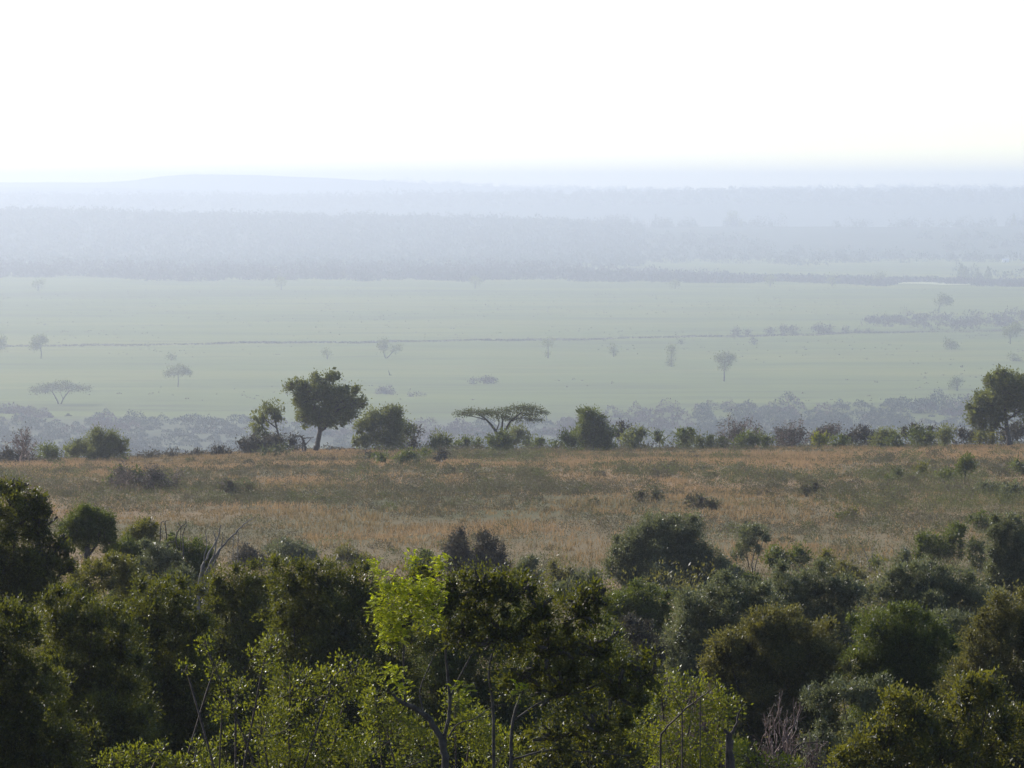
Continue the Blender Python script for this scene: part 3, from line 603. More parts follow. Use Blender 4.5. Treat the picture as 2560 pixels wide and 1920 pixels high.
def blob(name, label, cat, Y, px, row, rx, rz, mat, sq=1.0):
    Y = dist(Y)
    x = at(px, 384, Y)[0]; g = float(ground(x, Y)); u = unit(rng.normal(0, 1, (3, 3)))
    th = np.linspace(0, 2*np.pi, 29)[:-1]; ph = np.linspace(0, np.pi/2, 9); V = []
    for p in ph:
        for t in th:
            d = np.array([math.cos(t)*math.cos(p), math.sin(t)*math.cos(p), math.sin(p)]); b = 1+.16*math.sin(d[0]*5+1)+.12*math.sin(d[1]*7+d[2]*6)+.06*math.sin(d[0]*17+d[2]*13)
            V.append(d*b*[rx*K*Y, rx*K*Y*.8, rz*K*Y]-[0, 0, .3])
    n = 28; i = np.arange(8)[:, None]*n; j = np.arange(n)[None]; F = np.stack([i+j, i+(j+1) % n, i+n+(j+1) % n, i+n+j], -1).reshape(-1, 4)
    o = mesh_obj(name, V, [F], M[mat], loc=(x, Y, g), smooth=True); return tag(o, label, cat)
M['mound'] = bark_mat('termite_earth', (.05, .038, .03), (.10, .075, .06), 3)
blob('earth_mound', 'dark low earth mound under the crooked dead branches', 'mound', 593, 302, 448, 12, 5.5, 'mound')
plant('bush', 'dense domed grey green bush right of the tallest ridge tree', 'bush', 600, [(385, 421, 18, 14), (398, 430, 12, 15), (370, 428, 12, 14), (388, 439, 22, 11), (364, 442, 12, 8), (392, 414, 11, 8), (372, 417, 9, 7)], 'tree', lai=2.3, shell=.12, **R)
plant('bush', 'small pale bush at the right foot of the domed ridge bush', 'bush', 610, [(413, 443, 8, 6), (402, 444, 8, 5)], 'dusty', **R)
plant('savanna_tree', 'hazy flat crowned little tree behind the domed ridge bush', 'tree', 700, [(414, 432, 9, 2.6), (420, 431, 5, 2)], 'dusty', lai=1.6, base_px=413, stems=[[(413, 452, 1), (413, 442, .7), (414, 433, .4)]], **T, **R)
plant('bush', 'small rounded bush standing free left of the umbrella tree', 'bush', 597, [(440, 439, 9, 5.5), (434, 443, 7, 5), (447, 442, 6, 5), (440, 446, 9, 4)], 'tree', lai=2.1, **R)
plant('bush', 'blurred low bushes left of the umbrella tree foot', 'bush', 640, [(466, 443, 9, 5), (478, 445, 9, 5), (458, 446, 7, 4)], 'green', **R)
# umbrella thorn
uL = [(a, b-.4, c, d*.72) for a, b, c, d in [(462, 414.5, 9, 2.0), (473, 412, 11, 2.8), (484, 414, 10, 2.6), (497, 412.5, 13, 2.8), (511, 411, 12, 3), (504, 417.5, 12, 2.2), (523, 407.5, 12, 2.6), (533, 409.5, 12, 2.6), (541, 413, 9, 2), (528, 415, 12, 2.4), (534, 420, 10, 1.8), (514, 420, 9, 1.6)]]
plant('umbrella_thorn_tree', 'wide flat topped umbrella thorn tree in the middle of the crest', 'tree', 598, uL, 'acacia', leaf=1.5, asp=.5, lai=3.4, bump=.06, ragged=.03, shell=.07, base_px=500, depth=.8, core=False, upb=.1, sub=False,
      stems=[[(500, 447, 1.9), (499, 438, 1.6), (495, 430, 1.4), (487, 420, 1.0), (478, 414, .6)], [(500, 438, 1.3), (502, 428, 1.1), (502.5, 417, .8), (500, 413, .4)], [(501, 438, 1.4), (505, 430, 1.2), (511, 421, .9), (522, 412, .5)], [(511, 421, .7), (520, 418, .5), (532, 418, .3)], [(496, 431, .7), (499, 423, .5), (496, 415, .3)], [(487, 420, .6), (475, 417, .4), (464, 415, .25)]], **T, **R)
plant('bush', 'dark ball shaped bush round the foot of the umbrella tree', 'bush', 594, [(500, 440, 13, 8.5), (500, 444, 14, 7)], 'green', lai=2.8, bump=.05, ragged=.02, **R)
plant('bush', 'tall hazy bush behind the right limb of the umbrella tree', 'bush', 680, [(518, 432, 9, 9), (515, 440, 12, 8), (528, 443, 8, 6)], 'tree', lai=1.5, **R)
plant('bush', 'blurred low bushes between the umbrella tree and the oval bush', 'bush', 650, [(540, 444, 12, 5), (556, 447, 8, 4)], 'green', **R)
plant('bush', 'tall dense oval bush right of the umbrella tree', 'bush', 598, [(592, 423, 16, 13), (601, 432, 13, 13), (584, 436, 13, 12), (596, 441, 19, 9), (590, 415, 12, 6)], 'green', lai=2.6, bump=.08, shell=.08, ragged=.03, **R)
plant('bush', 'low round bush leaning on the left of the oval bush', 'bush', 596, [(566, 438, 8, 7), (573, 442, 9, 7)], 'green', lai=2.4, **R)
plant('savanna_tree', 'thin hazy tree touching the right side of the oval bush', 'tree', 640, [(622, 427, 9, 4.5), (618, 434, 7, 6)], 'dusty', lai=1.1, **T, **R)
plant('bush', 'grey green bush with two rounded heads right of the oval bush', 'bush', 612, [(634, 436, 10, 7), (642, 433, 7, 6), (632, 443, 14, 5)], 'tree', lai=1.9, **R)
plant('savanna_tree', 'very small tree with a bare stem between two low bushes', 'tree', 606, [(657, 436, 6, 3.6), (662, 439, 5, 3)], 'green', lai=1.6, **T, **R)
plant('bush', 'bright green flat headed bush right of the very small tree', 'bush', 604, [(683, 434, 9, 4), (690, 433, 6, 3.4), (686, 441, 14, 5)], 'green', lai=2, **R)
plant('bush', 'low pale green bushes before the leafless spreading tree', 'bush', 600, [(710, 441, 10, 5), (700, 443, 10, 4), (722, 442, 8, 5)], 'acacia', **R)
bare_bush('thorn_tree', 'leafless grey spreading tree left of the arching brown one', 'tree', 604, 738, 37, 52, 'twig', 6, 6, 'dusty', .7, group=G)
plant('bush', 'dark green bush in front of the leafless spreading tree', 'bush', 598, [(752, 439, 11, 7), (766, 441, 8, 5), (742, 441, 10, 5)], 'green', lai=2.2, **R)
bare_bush('thorn_tree', 'arching brown half bare tree in the right half of the crest', 'tree', 606, 786, 30, 50, 'twig', 6, 6, 'dusty', 1.1, group=G)
bare_bush('thorn_bush', 'grey brown half bare bush behind the yellow crest bush', 'bush', 612, 822, 26, 40, 'twig', 6, 6, 'dusty', 1.0, group=G)
plant('bush', 'small yellow bush on the crest', 'bush', 600, [(817, 437, 5, 5), (824, 439, 5, 4), (819, 442, 7, 3)], 'yellow', lai=1.6, **R)
plant('bush', 'low dark green bush with drooping edge right of the yellow crest bush', 'bush', 597, [(842, 441, 9, 4), (834, 443, 7, 3)], 'green', **R)
plant('bush', 'broad mauve brown bush in the right half of the crest', 'bush', 612, [(862, 434, 13, 8), (850, 439, 10, 6), (873, 438, 9, 6)], 'dusty', lai=1.8, **R)
plant('bush', 'green domed bush partly hiding the broad mauve bush', 'bush', 606, [(884, 434, 10, 6), (893, 436, 8, 6), (882, 441, 12, 5)], 'tree', lai=2, **R)
plant('bush', 'small dark low bush left of the smooth round pair', 'bush', 597, [(893, 440.5, 7, 3.6), (898, 441, 5, 3)], 'green', **R)
plant('bush', 'smooth dark round bush, left of the pair before the right hand tree', 'bush', 598, [(920, 436, 11.5, 8), (920, 439, 12, 6)], 'green', lai=2.8, bump=.05, ragged=.02, **R)
plant('bush', 'paler upright round bush, right of the smooth pair', 'bush', 600, [(945, 433, 8.5, 7), (944, 439, 9, 6)], 'tree', lai=2.2, **R)
plant('bush', 'thin twiggy bush showing above the smooth round pair', 'bush', 640, [(914, 430, 9, 4), (905, 432, 6, 4), (930, 431, 8, 4)], 'dusty', lai=1.1, **R)
plant('bush', 'grey bushes between the smooth pair and the right hand tree', 'bush', 620, [(962, 433, 9, 6), (972, 436, 9, 6), (985, 436, 10, 7)], 'dusty', lai=1.6, **R)
plant('bush', 'low green bush under the left side of the right hand tree', 'bush', 598, [(980, 437, 10, 5), (992, 438, 9, 4)], 'olive', lai=2, **R)
plant('bush', 'mauve bush filling the corner behind the right hand trunk', 'bush', 640, [(1015, 431, 12, 9), (1032, 430, 12, 10), (1003, 437, 10, 6)], 'dusty', lai=1.7, **R)
plant('broadleaf_tree', 'large round crowned tree at the right picture edge', 'tree', 592,
      [(1000, 391, 20, 17), (1016, 385, 16, 14), (986, 402, 13, 13), (1024, 398, 16, 16), (978, 413, 10, 10), (994, 414, 13, 9), (1010, 405, 18, 12), (984, 424, 9, 8), (974, 420, 8, 7), (996, 424, 6, 5), (1032, 408, 13, 12), (1004, 375, 12, 6)],
      'tree', leaf=2.6, asp=.5, lai=2.6, base_px=1009, stemr=.3,
      stems=[[(1010, 445, 3.2), (1008, 436, 2.4), (1006.5, 426, 2.2), (1006, 417, 1.8), (1004, 402, 1)], [(1006, 430, 1.1), (1000, 427, .9), (990, 424, .5)], [(1007, 420, 1.3), (1018, 412, 1), (1028, 404, .5)], [(1006, 418, 1.1), (996, 408, .7), (988, 402, .4)]], shell=.13, **T, **R)

# ------------------------------------------------------------------ slope bushes
SG = 'single bushes on the dry grass slope'
bare_bush('thorn_bush', 'wide tangled purplish thorn bush on the upper left of the slope', 'bush', None, 138, 34, 92, 'twig', 6, 10, 'dusty', 1.3, base_row=493, group=SG)
plant('bush', 'dark green patch growing in the tangled thorn bush', 'bush', None, [(121, 470, 8, 5), (140, 477, 14, 7), (110, 480, 8, 5), (160, 482, 12, 6)], 'green', base_row=492, base_px=136, lai=.8, group=SG)
plant('bush', 'low flat green bush below the tangled thorn bush', 'bush', None, [(171, 484, 14, 4.5)], 'scrub', base_row=490, base_px=171, group=SG)
for lb, L_, br, mt in (('narrow dark brown stump like bush at the left of the central green cluster', [(369, 457, 3.5, 4.6)], 462, 'dusty'),
                       ('low leafy bush left of the darkest bush in the central cluster', [(382, 459.5, 7, 4.5), (377, 456, 3, 3)], 464.5, 'green'),
                       ('darkest and tallest bush of the central green cluster', [(409, 455, 8, 6), (402, 459, 8, 5), (415, 459, 7, 5)], 465, 'green'),
                       ('round dark bush at the right shoulder of the darkest one', [(425, 453, 6.5, 4.6)], 459.5, 'green'),
                       ('loose tall bush at the right end of the central cluster', [(442, 453, 5, 5), (440, 459, 4, 4)], 464.5, 'dusty'),
                       ('bright leafed sapling bush left of the two dark slope bushes', [(920, 470, 6, 5), (923, 467, 4, 3)], 479, 'olive'),
                       ('dark bush close left of the ball shaped one', [(948, 475, 9, 5.5), (942, 478, 6, 4)], 483, 'green'),
                       ('yellowish loose bush on the right of the slope', [(899, 474, 7, 6)], 483, 'acacia'),
                       ('tiny dark bush below the yellowish loose bush', [(889, 479, 4, 4)], 484, 'green'),
                       ('green bush at the right picture edge level with the ball shaped one', [(1018, 466, 8, 4.5), (1024, 470, 8, 5)], 476, 'green'),
                       ('grey green spreading bush right below the ball shaped one', [(985, 487, 12, 6), (998, 490, 10, 6)], 497, 'grey'),
                       ('grey leafed bush at the right edge under the grass band', [(1015, 490, 12, 7), (1005, 497, 9, 6)], 504, 'grey'),
                       ('small upright dark bush alone in the middle right of the slope', [(852, 513, 4.5, 5), (850, 517, 3.5, 3)], 521.5, 'olive'),
                       ('tiny dark bush left of the small upright one', [(841, 517, 3, 3.4)], 522, 'green'),
                       ('brown tuft like bush in the centre of the slope', [(700, 503, 13, 7), (712, 506, 9, 5)], 512, 'scrub'),
                       ('wide brownish bush left of centre on the slope', [(655, 495, 10, 5), (640, 497, 8, 4)], 502, 'scrub'),
                       ('grey tangled bush in the left middle of the slope', [(230, 487, 16, 6), (250, 490, 12, 5)], 497, 'scrub'),
                       ('grey bush in the right middle of the slope', [(815, 487, 9, 6), (805, 491, 8, 4)], 497, 'scrub')):
    plant('bush', lb, 'bush', None, L_, mt, base_row=br, base_px=L_[0][0], lai=1.9, group=SG)
plant('bush', 'dark ball shaped little tree on a short stem, right of the slope', 'tree', None, [(966, 464, 9.5, 9), (964, 469, 7.5, 6)], 'green', base_row=484, base_px=965, lai=2.8, bump=.07,
      stems=[[(965, 486, .9), (965, 478, .7), (966, 468, .5)]], group=SG, **T)

# ------------------------------------------------------------------ middle distance shrubs
MG = 'shrubs at the foot of the grass slope'
Q = dict(group=MG)
plant('broadleaf_tree', 'mop headed dark tree behind the big dark tree at the left', 'tree', 165, [(84, 521, 23, 17), (101, 526, 17, 19), (84, 537, 23, 15), (107, 540, 11, 14), (72, 530, 15, 18)], 'green', leaf=2.2, lai=2.3, base_px=87, bump=.08,
      stems=[[(86, 572, 3.2), (87, 555, 2.8), (88, 540, 2)], [(88, 556, 1.5), (96, 545, 1), (102, 530, .6)]], **T, **Q)
plant('evergreen_shrub', 'yellowish topped shrub right of the mop headed tree', 'shrub', 195, [(142, 530, 14, 10), (150, 536, 14, 11), (132, 537, 12, 9)], 'olive', leaf=2.3, **Q)
plant('evergreen_shrub', 'dark low shrub between the mop headed tree and the glossy one', 'shrub', 175, [(128, 546, 14, 9), (118, 551, 10, 8), (140, 552, 13, 9)], 'green', leaf=2.3, **Q)
plant('evergreen_shrub', 'glossy domed shrub in front of the twisted dead branches', 'shrub', 158, [(155, 553, 17, 13), (168, 560, 13, 13), (150, 566, 18, 11)], 'grey', leaf=2.3, **Q)
plant('evergreen_shrub', 'rounded green mound shrub below the mop headed tree', 'shrub', 140, [(100, 574, 29, 19), (124, 571, 23, 18), (80, 586, 22, 15), (140, 585, 22, 14)], 'olive', leaf=2.3, lai=2.2, bump=.08, **Q)
plant('evergreen_shrub', 'dark shrub the bare dead stems rise out of', 'shrub', 172, [(178, 547, 18, 12), (196, 555, 18, 18), (184, 566, 22, 16), (206, 565, 11, 14)], 'green', leaf=2.3, lai=2.2, **Q)
plant('evergreen_shrub', 'small shiny leaved shrub at the foot of the bare dead stems', 'shrub', 132, [(187, 574, 10, 11), (180, 582, 12, 11)], 'grey', leaf=2.4, **Q)
deadwood('dead_tree', 'twisted bare dead branches hooked at their tips', 165, 163,
         [[(160, 548, .8), (160, 535, .65), (161, 523, .5), (164, 521, .4)], [(166, 548, .7), (166, 535, .6), (165, 522, .45), (169.5, 520, .3)], [(176, 551, .8), (176.5, 535, .7), (181, 527, .6), (186, 523, .45), (185.5, 519, .3)],
          [(183, 536, .6), (185, 528, .5), (187, 524, .4)], [(168, 543, .6), (173, 542, .5), (176, 540, .4)], [(181, 527, .4), (179, 524, .3), (178, 523, .2)]], 'bark', MG)
deadwood('dead_tree', 'silvery dead stems leaning right, the longest reaching over the grass', 150, 199,
         [[(199, 585, 1.6), (203, 566, 1.2), (210, 552, 1), (217, 540, .8), (221, 525, .5)], [(203, 584, 1.5), (211, 562, 1.2), (222, 547, 1), (233, 535, .8), (244, 524, .6), (255, 517, .3)], [(206, 580, 1), (214, 556, .8), (216, 540, .6), (213, 531, .35)],
          [(209, 575, .9), (218, 555, .7), (222, 545, .6), (223, 532, .3)], [(204, 560, .6), (207, 545, .5), (205, 530, .3)], [(238, 530, .4), (246, 526, .3), (257, 520, .2)], [(233, 535, .35), (240, 534, .2)]], 'dead', MG)
plant('evergreen_shrub', 'low dark dome shrub alone on the grass above the glossy bush', 'shrub', None, [(285, 550, 22, 11), (303, 553, 20, 9), (294, 558, 32, 8)], 'grey', base_row=566, base_px=293, leaf=2.3, lai=2.2, bump=.06, **Q)
plant('evergreen_shrub', 'brownish shrub pair with dark left head, upper centre', 'shrub', None, [(457, 547, 16, 16), (489, 548, 20, 18), (474, 565, 28, 16), (496, 568, 16, 14)], 'dusty', base_row=588, base_px=475, leaf=2.2, lai=2.1, **Q)
plant('evergreen_shrub', 'small dark shrub left of the brownish pair', 'shrub', None, [(428, 562, 15, 11), (416, 566, 10, 8)], 'green', base_row=578, base_px=425, leaf=2.3, **Q)
plant('evergreen_shrub', 'slim pale grey shrub right of the brownish pair', 'shrub', None, [(527, 565, 10.5, 12), (522, 574, 11, 10), (536, 577, 9, 8)], 'grey', base_row=590, base_px=527, leaf=2.2, **Q)
plant('evergreen_shrub', 'dull green low shrub between the slim pale one and the big clump', 'shrub', 190, [(590, 581, 17, 13), (575, 590, 14, 11), (560, 594, 14, 10)], 'grey', leaf=2.3, **Q)
plant('evergreen_shrub', 'biggest many domed shrub clump in the middle of the picture', 'shrub', 212, [(654, 527, 23, 18), (662, 550, 36, 26), (646, 540, 22, 20), (634, 545, 24, 22), (684, 540, 26, 24), (706, 560, 23, 22), (662, 568, 40, 26), (722, 574, 22, 14), (622, 566, 20, 22), (690, 580, 34, 16)], 'grey', leaf=2.2, lai=2.1, shell=.08, bump=.12, **Q)
plant('evergreen_shrub', 'dark shrub below the left end of the biggest clump', 'shrub', 150, [(641, 602, 30, 25), (617, 612, 20, 22), (655, 618, 22, 22)], 'green', leaf=2.3, lai=2.1, **Q)
plant('evergreen_shrub', 'brown leaved shrub between the centre tree and the silvery dome', 'shrub', 118, [(634, 636, 26, 18), (650, 650, 22, 18)], 'dusty', leaf=2.3, **Q)
plant('savanna_tree', 'airy small tree with thin stems right of the biggest clump', 'tree', None, [(757, 533, 17, 11), (748, 543, 15, 11), (741, 553, 9, 9)], 'grey', base_row=574, base_px=752, leaf=2.0, lai=1.3,
      stems=[[(753, 576, .8), (752, 562, .6), (758, 540, .3)], [(751, 576, .8), (748, 562, .6), (745, 545, .3)], [(754, 575, .7), (757, 560, .5), (764, 538, .3)]], **T, **Q)
plant('bush', 'small dark round bush at the foot of the airy tree', 'bush', None, [(779, 557, 13, 10), (770, 560, 8, 8)], 'green', base_row=572, base_px=778, **Q)
plant('bush', 'small bright upright bush right of the dark round one', 'bush', None, [(799, 552, 8.5, 9), (803, 560, 8, 8), (793, 560, 6, 6)], 'green', base_row=572, base_px=799, **Q)
plant('bush', 'faint yellowish sapling right of the bright upright bush', 'bush', None, [(826, 555, 8, 7), (829, 562, 7, 6)], 'olive', base_row=571, base_px=827, lai=1.4, **Q)
plant('bush', 'tiny dark bush under the bare grey twigs', 'bush', None, [(876, 564, 7, 7)], 'green', base_row=574, base_px=876, **Q)
deadwood('dead_bush', 'bare grey twigs standing over the tiny dark bush', -float(hit(870, 572)), 868,
         [[(870, 571, .5), (868, 560, .4), (861, 543, .25)], [(872, 570, .4), (872, 558, .3), (874, 545, .2)], [(869, 566, .3), (876, 556, .25), (880, 550, .15)], [(866, 572, .3), (860, 560, .25), (855, 548, .15)]], 'dead', MG, 'dead bush')
deadwood('fallen_branch', 'curved dark branch lying in the grass right of the bare twigs', -float(hit(888, 553)), 888,
         [[(884, 553, .4), (890, 554.5, .4), (894, 551, .35), (891, 547, .3), (887, 545, .2)]], 'bark', MG, 'branch')
plant('evergreen_shrub', 'loose green shrub pair above the silvery hedge, right side', 'shrub', None, [(928, 541, 15, 12), (952, 540, 16, 16), (940, 552, 24, 12)], 'green', base_row=572, base_px=940, leaf=2.2, **Q)
plant('evergreen_shrub', 'pale loose shrub between the green pair and the right edge', 'shrub', None, [(974, 549, 11, 11), (982, 560, 12, 10)], 'acacia', base_row=575, base_px=976, leaf=2.2, lai=1.6, **Q)
plant('evergreen_shrub', 'tall silver leaved shrub at the right picture edge', 'shrub', 190, [(1008, 527, 20, 18), (998, 546, 17, 18), (1024, 545, 24, 28), (1006, 565, 22, 20), (1030, 575, 24, 20)], 'grey', leaf=2.3, lai=2, **Q)
plant('evergreen_shrub', 'small green shrub touching the left of the tall silver one', 'shrub', None, [(978, 520, 11, 7), (986, 526, 9, 6)], 'green', base_row=534, base_px=980, leaf=2.2, **Q)

for lb, L_, mt, br in (('loose dark shrub filling the gap left of the biggest clump', [(556, 578, 18, 14), (572, 584, 16, 12)], 'dull', 598),
                       ('low spreading shrub above the middle of the silvery hedge', [(838, 572, 20, 11), (856, 577, 16, 10)], 'dull', 588),
                       ('small grey shrub between the hedge and the loose green pair', [(903, 562, 14, 10)], 'grey', 577),
                       ('dark low shrub right of the dome shrub on the grass', [(345, 556, 18, 11), (362, 560, 14, 9)], 'dull', 572),
                       ('brownish shrub left of the dome shrub on the grass', [(243, 556, 16, 10), (256, 560, 14, 9)], 'dusty', 571),
                       ('round shrub at the right foot of the biggest clump', [(733, 580, 16, 14), (748, 586, 14, 12)], 'green', 600)):
    plant('evergreen_shrub', lb, 'shrub', None, L_, mt, base_row=br, base_px=L_[0][0], leaf=2.3, **Q)

# ------------------------------------------------------------------ silvery hedge and the shrubs before it
HG = 'large rounded shrubs on the right'
H = dict(group=HG)
plant('evergreen_shrub', 'silvery domed shrub at the left end of the long hedge', 'shrub', 128, [(698, 616, 34, 36), (732, 602, 32, 28), (682, 640, 26, 36), (715, 645, 34, 32), (756, 604, 24, 24)], 'grey', leaf=2.8, asp=.38, lai=2.1, shell=.08, **H)
plant('evergreen_shrub', 'brown tinged shrub forming the middle of the long hedge', 'shrub', 150, [(786, 592, 30, 26), (815, 590, 30, 28), (846, 600, 28, 27), (800, 615, 40, 28)], 'grey', leaf=2.8, asp=.38, lai=2.1, shell=.08, **H)
plant('evergreen_shrub', 'silvery double headed shrub at the right end of the long hedge', 'shrub', 152, [(893, 592, 28, 24), (925, 586, 28, 27), (950, 586, 24, 27), (972, 600, 28, 25), (920, 610, 46, 26)], 'grey', leaf=2.8, asp=.38, lai=2.1, shell=.08, **H)
plant('evergreen_shrub', 'large dull brown green shrub before the middle of the hedge', 'shrub', 105, [(745, 655, 36, 42), (782, 638, 34, 38), (812, 650, 34, 40), (770, 685, 50, 38), (722, 672, 24, 34), (828, 680, 26, 30), (725, 645, 20, 22), (765, 625, 18, 20), (795, 668, 22, 26)], 'dull', leaf=2.8, asp=.38, lai=2.2, **H)
plant('evergreen_shrub', 'dark green shrub right of the large dull one', 'shrub', 108, [(878, 632, 34, 32), (908, 640, 34, 34), (930, 655, 30, 36), (870, 668, 40, 34), (905, 680, 40, 28)], 'green', leaf=2.8, asp=.38, lai=2.2, **H)
plant('evergreen_shrub', 'small light topped shrub behind the dark green one', 'shrub', 128, [(950, 626, 28, 22), (966, 640, 24, 24)], 'grey', leaf=2.3, **H)
plant('evergreen_shrub', 'tall olive shrub at the right edge below the silver one', 'shrub', 102, [(1000, 626, 28, 36), (984, 662, 34, 40), (1024, 640, 26, 48), (1000, 690, 40, 34), (966, 690, 26, 26)], 'dull', leaf=2.8, asp=.38, lai=2.2, **H)
plant('evergreen_shrub', 'low grey green shrub above the reddish bare twigs', 'shrub', 90, [(818, 698, 22, 18), (842, 692, 24, 18), (868, 692, 24, 20), (884, 700, 18, 18)], 'grey', leaf=2.6, lai=1.7, **H)
bare_bush('twiggy_shrub', 'reddish leafless twiggy shrub between the olive and yellow shrubs', 'shrub', 77, 784, 250, 150, 'twig', 7, 12, 'dusty', 1.1, group=HG, parts=('branches', 'foliage'))
bare_bush('twiggy_shrub', 'dark leafless thicket under the middle hedge shrubs', 'shrub', 92, 700, 185, 120, 'twig', 6, 8, 'dusty', .7, group=HG, parts=('branches', 'foliage'))

# ------------------------------------------------------------------ foreground
FG = 'evergreens of the near foreground'
Fg = dict(group=FG)
plant('broadleaf_tree', 'big dark tree rising at the left picture edge', 'tree', 108,
      [(14, 515, 36, 30), (38, 530, 26, 28), (-8, 560, 46, 46), (46, 560, 26, 26), (20, 575, 36, 28), (12, 488, 22, 12), (58, 545, 16, 14), (34, 503, 16, 12), (62, 570, 14, 10), (30, 592, 44, 26), (-6, 610, 40, 30)], 'glossy', leaf=2.8, asp=.5, lai=1.9, base_px=22, shell=.14,
      stems=[[(22, 640, 4), (21, 600, 3.4), (16, 570, 2.4), (14, 530, 1.2)], [(21, 598, 2), (34, 575, 1.4), (44, 555, .7)]], **T, **Fg)
plant('evergreen_shrub', 'darkest shrub in the bottom left corner', 'shrub', 72, [(10, 630, 40, 32), (-6, 660, 50, 60), (28, 720, 52, 70), (-10, 740, 50, 60), (60, 752, 40, 40)], 'glossy', leaf=3.5, asp=.40, lai=1.8, **Fg)
plant('evergreen_shrub', 'glossy shrub sparkling with light leaves, left foreground', 'shrub', 82, [(58, 622, 34, 32), (92, 622, 36, 34), (120, 650, 36, 44), (76, 680, 50, 50), (110, 720, 56, 50)], 'glossy', leaf=3.5, asp=.40, lai=2, **Fg)
plant('evergreen_shrub', 'glossy shrub with the raised crown behind the yellow shrub', 'shrub', 88, [(150, 612, 34, 38), (176, 622, 28, 42), (134, 650, 36, 44), (170, 690, 50, 54), (140, 735, 56, 40), (196, 650, 26, 44)], 'glossy', leaf=3.3, asp=.40, lai=2, **Fg)
plant('evergreen_shrub', 'green topped shrub between the raised crown and the big glossy one', 'shrub', 105, [(218, 588, 26, 28), (246, 590, 28, 34), (232, 640, 40, 50), (266, 610, 26, 44)], 'glossy', leaf=2.6, asp=.45, lai=2, **Fg)
plant('evergreen_shrub', 'big glossy shrub left of the bright leaved branch', 'shrub', 97, [(292, 586, 30, 34), (326, 586, 32, 32), (360, 592, 32, 34), (300, 630, 40, 50), (345, 640, 44, 54), (380, 620, 24, 40), (390, 680, 40, 60)], 'glossy', leaf=3.2, asp=.42, lai=2, **Fg)
plant('evergreen_shrub', 'shaded shrub in the gap behind the centre tree', 'shrub', 98, [(425, 640, 30, 36), (462, 640, 34, 40), (505, 645, 34, 40), (550, 660, 34, 40), (600, 660, 36, 44), (640, 700, 30, 44), (440, 680, 36, 50), (480, 700, 40, 60), (530, 720, 44, 60), (580, 700, 40, 50), (620, 730, 40, 50)], 'green', leaf=2.8, lai=1.6, **Fg)
# centre tree
root = plant('broadleaf_tree', 'dark open crowned tree in the bottom centre with a bright leaved branch', 'tree', 62,
      [(452, 598, 26, 28), (478, 592, 26, 28), (512, 594, 28, 26), (543, 612, 26, 26), (580, 612, 24, 22), (598, 602, 16, 18), (500, 632, 36, 24), (548, 650, 36, 28), (600, 650, 32, 28), (560, 690, 34, 26), (618, 690, 30, 28), (646, 672, 18, 24), (520, 676, 26, 20), (600, 728, 34, 20), (555, 736, 26, 18), (462, 634, 20, 18), (413, 600, 28, 26), (396, 624, 20, 18), (430, 578, 16, 12)],
      'glossy', leaf=3.4, asp=.46, lai=1.3, base_px=470, per=6, spread=.10, flabel='dark glossy leaves of the open crown',
      stems=[[(447, 800, 4.2), (446, 768, 3.8), (443.3, 747, 3.6), (438, 732, 3.4), (430, 720, 3.1), (421, 712, 2.8), (412, 707, 2.5), (403, 703, 2.1), (396, 698, 1.7), (392, 690, 1.2)],
             [(405, 704, 1.2), (404, 680, 1.0), (404, 640, .9), (410, 620, .8), (416, 597, .6)], [(404, 640, .6), (396, 622, .5), (388, 600, .3)],
             [(444, 748, 2.6), (446, 730, 2.0), (450, 706, 1.8), (447, 669, 1.4), (446, 643, 1.1), (452, 610, .6)], [(449, 700, 1), (462, 672, .8), (480, 640, .6), (500, 610, .4)],
             [(494, 800, 2.0), (494, 768, 1.8), (493, 708, 1.6), (489, 669, 1.2), (500, 630, .7)], [(510, 800, 2.2), (511, 768, 2.0), (513, 721, 1.7), (530, 675, 1.3), (552, 640, .7)],
             [(513, 721, 1.2), (545, 700, 1), (585, 690, .8), (620, 672, .5)], [(511, 760, 1.2), (550, 750, 1.0), (590, 752, .8), (630, 756, .4)], [(424, 714, 1), (420, 690, .7), (432, 660, .5), (436, 648, .3)], [(448, 738, .9), (458, 724, .7), (474, 719, .55), (492, 707, .4), (506, 704, .2)], [(425, 760, .6), (405, 768, .5), (380, 790, .4)]], **T, **Fg)
# fresh pinnate growth on its left branch
base = np.array(root.location); Yt = 61*NS
tips = []
for (cx, cy, rx, ry, n) in ((385, 583, 11, 13, 26), (398, 596, 14, 10, 30), (420, 588, 18, 10, 40), (432, 596, 14, 10, 30), (438, 570, 8, 12, 14), (446, 560, 4, 7, 6), (384, 615, 13, 12, 30), (400, 622, 16, 12, 34), (414, 606, 14, 10, 26), (392, 636, 13, 9, 22), (376, 605, 7, 9, 10), (412, 560, 8, 6, 10), (395, 672, 10, 7, 16), (402, 686, 8, 6, 10), (462, 690, 10, 8, 10), (376, 566, 5, 7, 8), (520, 690, 7, 6, 7), (430, 618, 12, 12, 18)):
    for _ in range(int(n*2.3)):
        u = unit(rng.normal(0, 1, 3))*rng.random()**.4; tips.append(np.concatenate([at(cx+u[0]*rx*1.2, cy+u[2]*ry*1.15, Yt+u[1]*rx*K*Yt*1.2)-base]))
tips = np.array(tips); n = len(tips); u = K*Yt
d = unit(rng.normal(0, .6, (n, 3))+[-.15, 0, .25]); Ln = rng.uniform(6, 10, n)*u; k = 10
tt = np.linspace(.12, 1, k)[None, :, None]; drp = np.array([0, 0, -1.])*(tt**2)*.35
C = tips[:, None]+(d[:, None]*tt+drp)*Ln[:, None, None]; sd = unit(np.cross(d, [0, 0, 1.]))[:, None]*np.where(np.arange(k) % 2, 1, -1)[None, :, None]
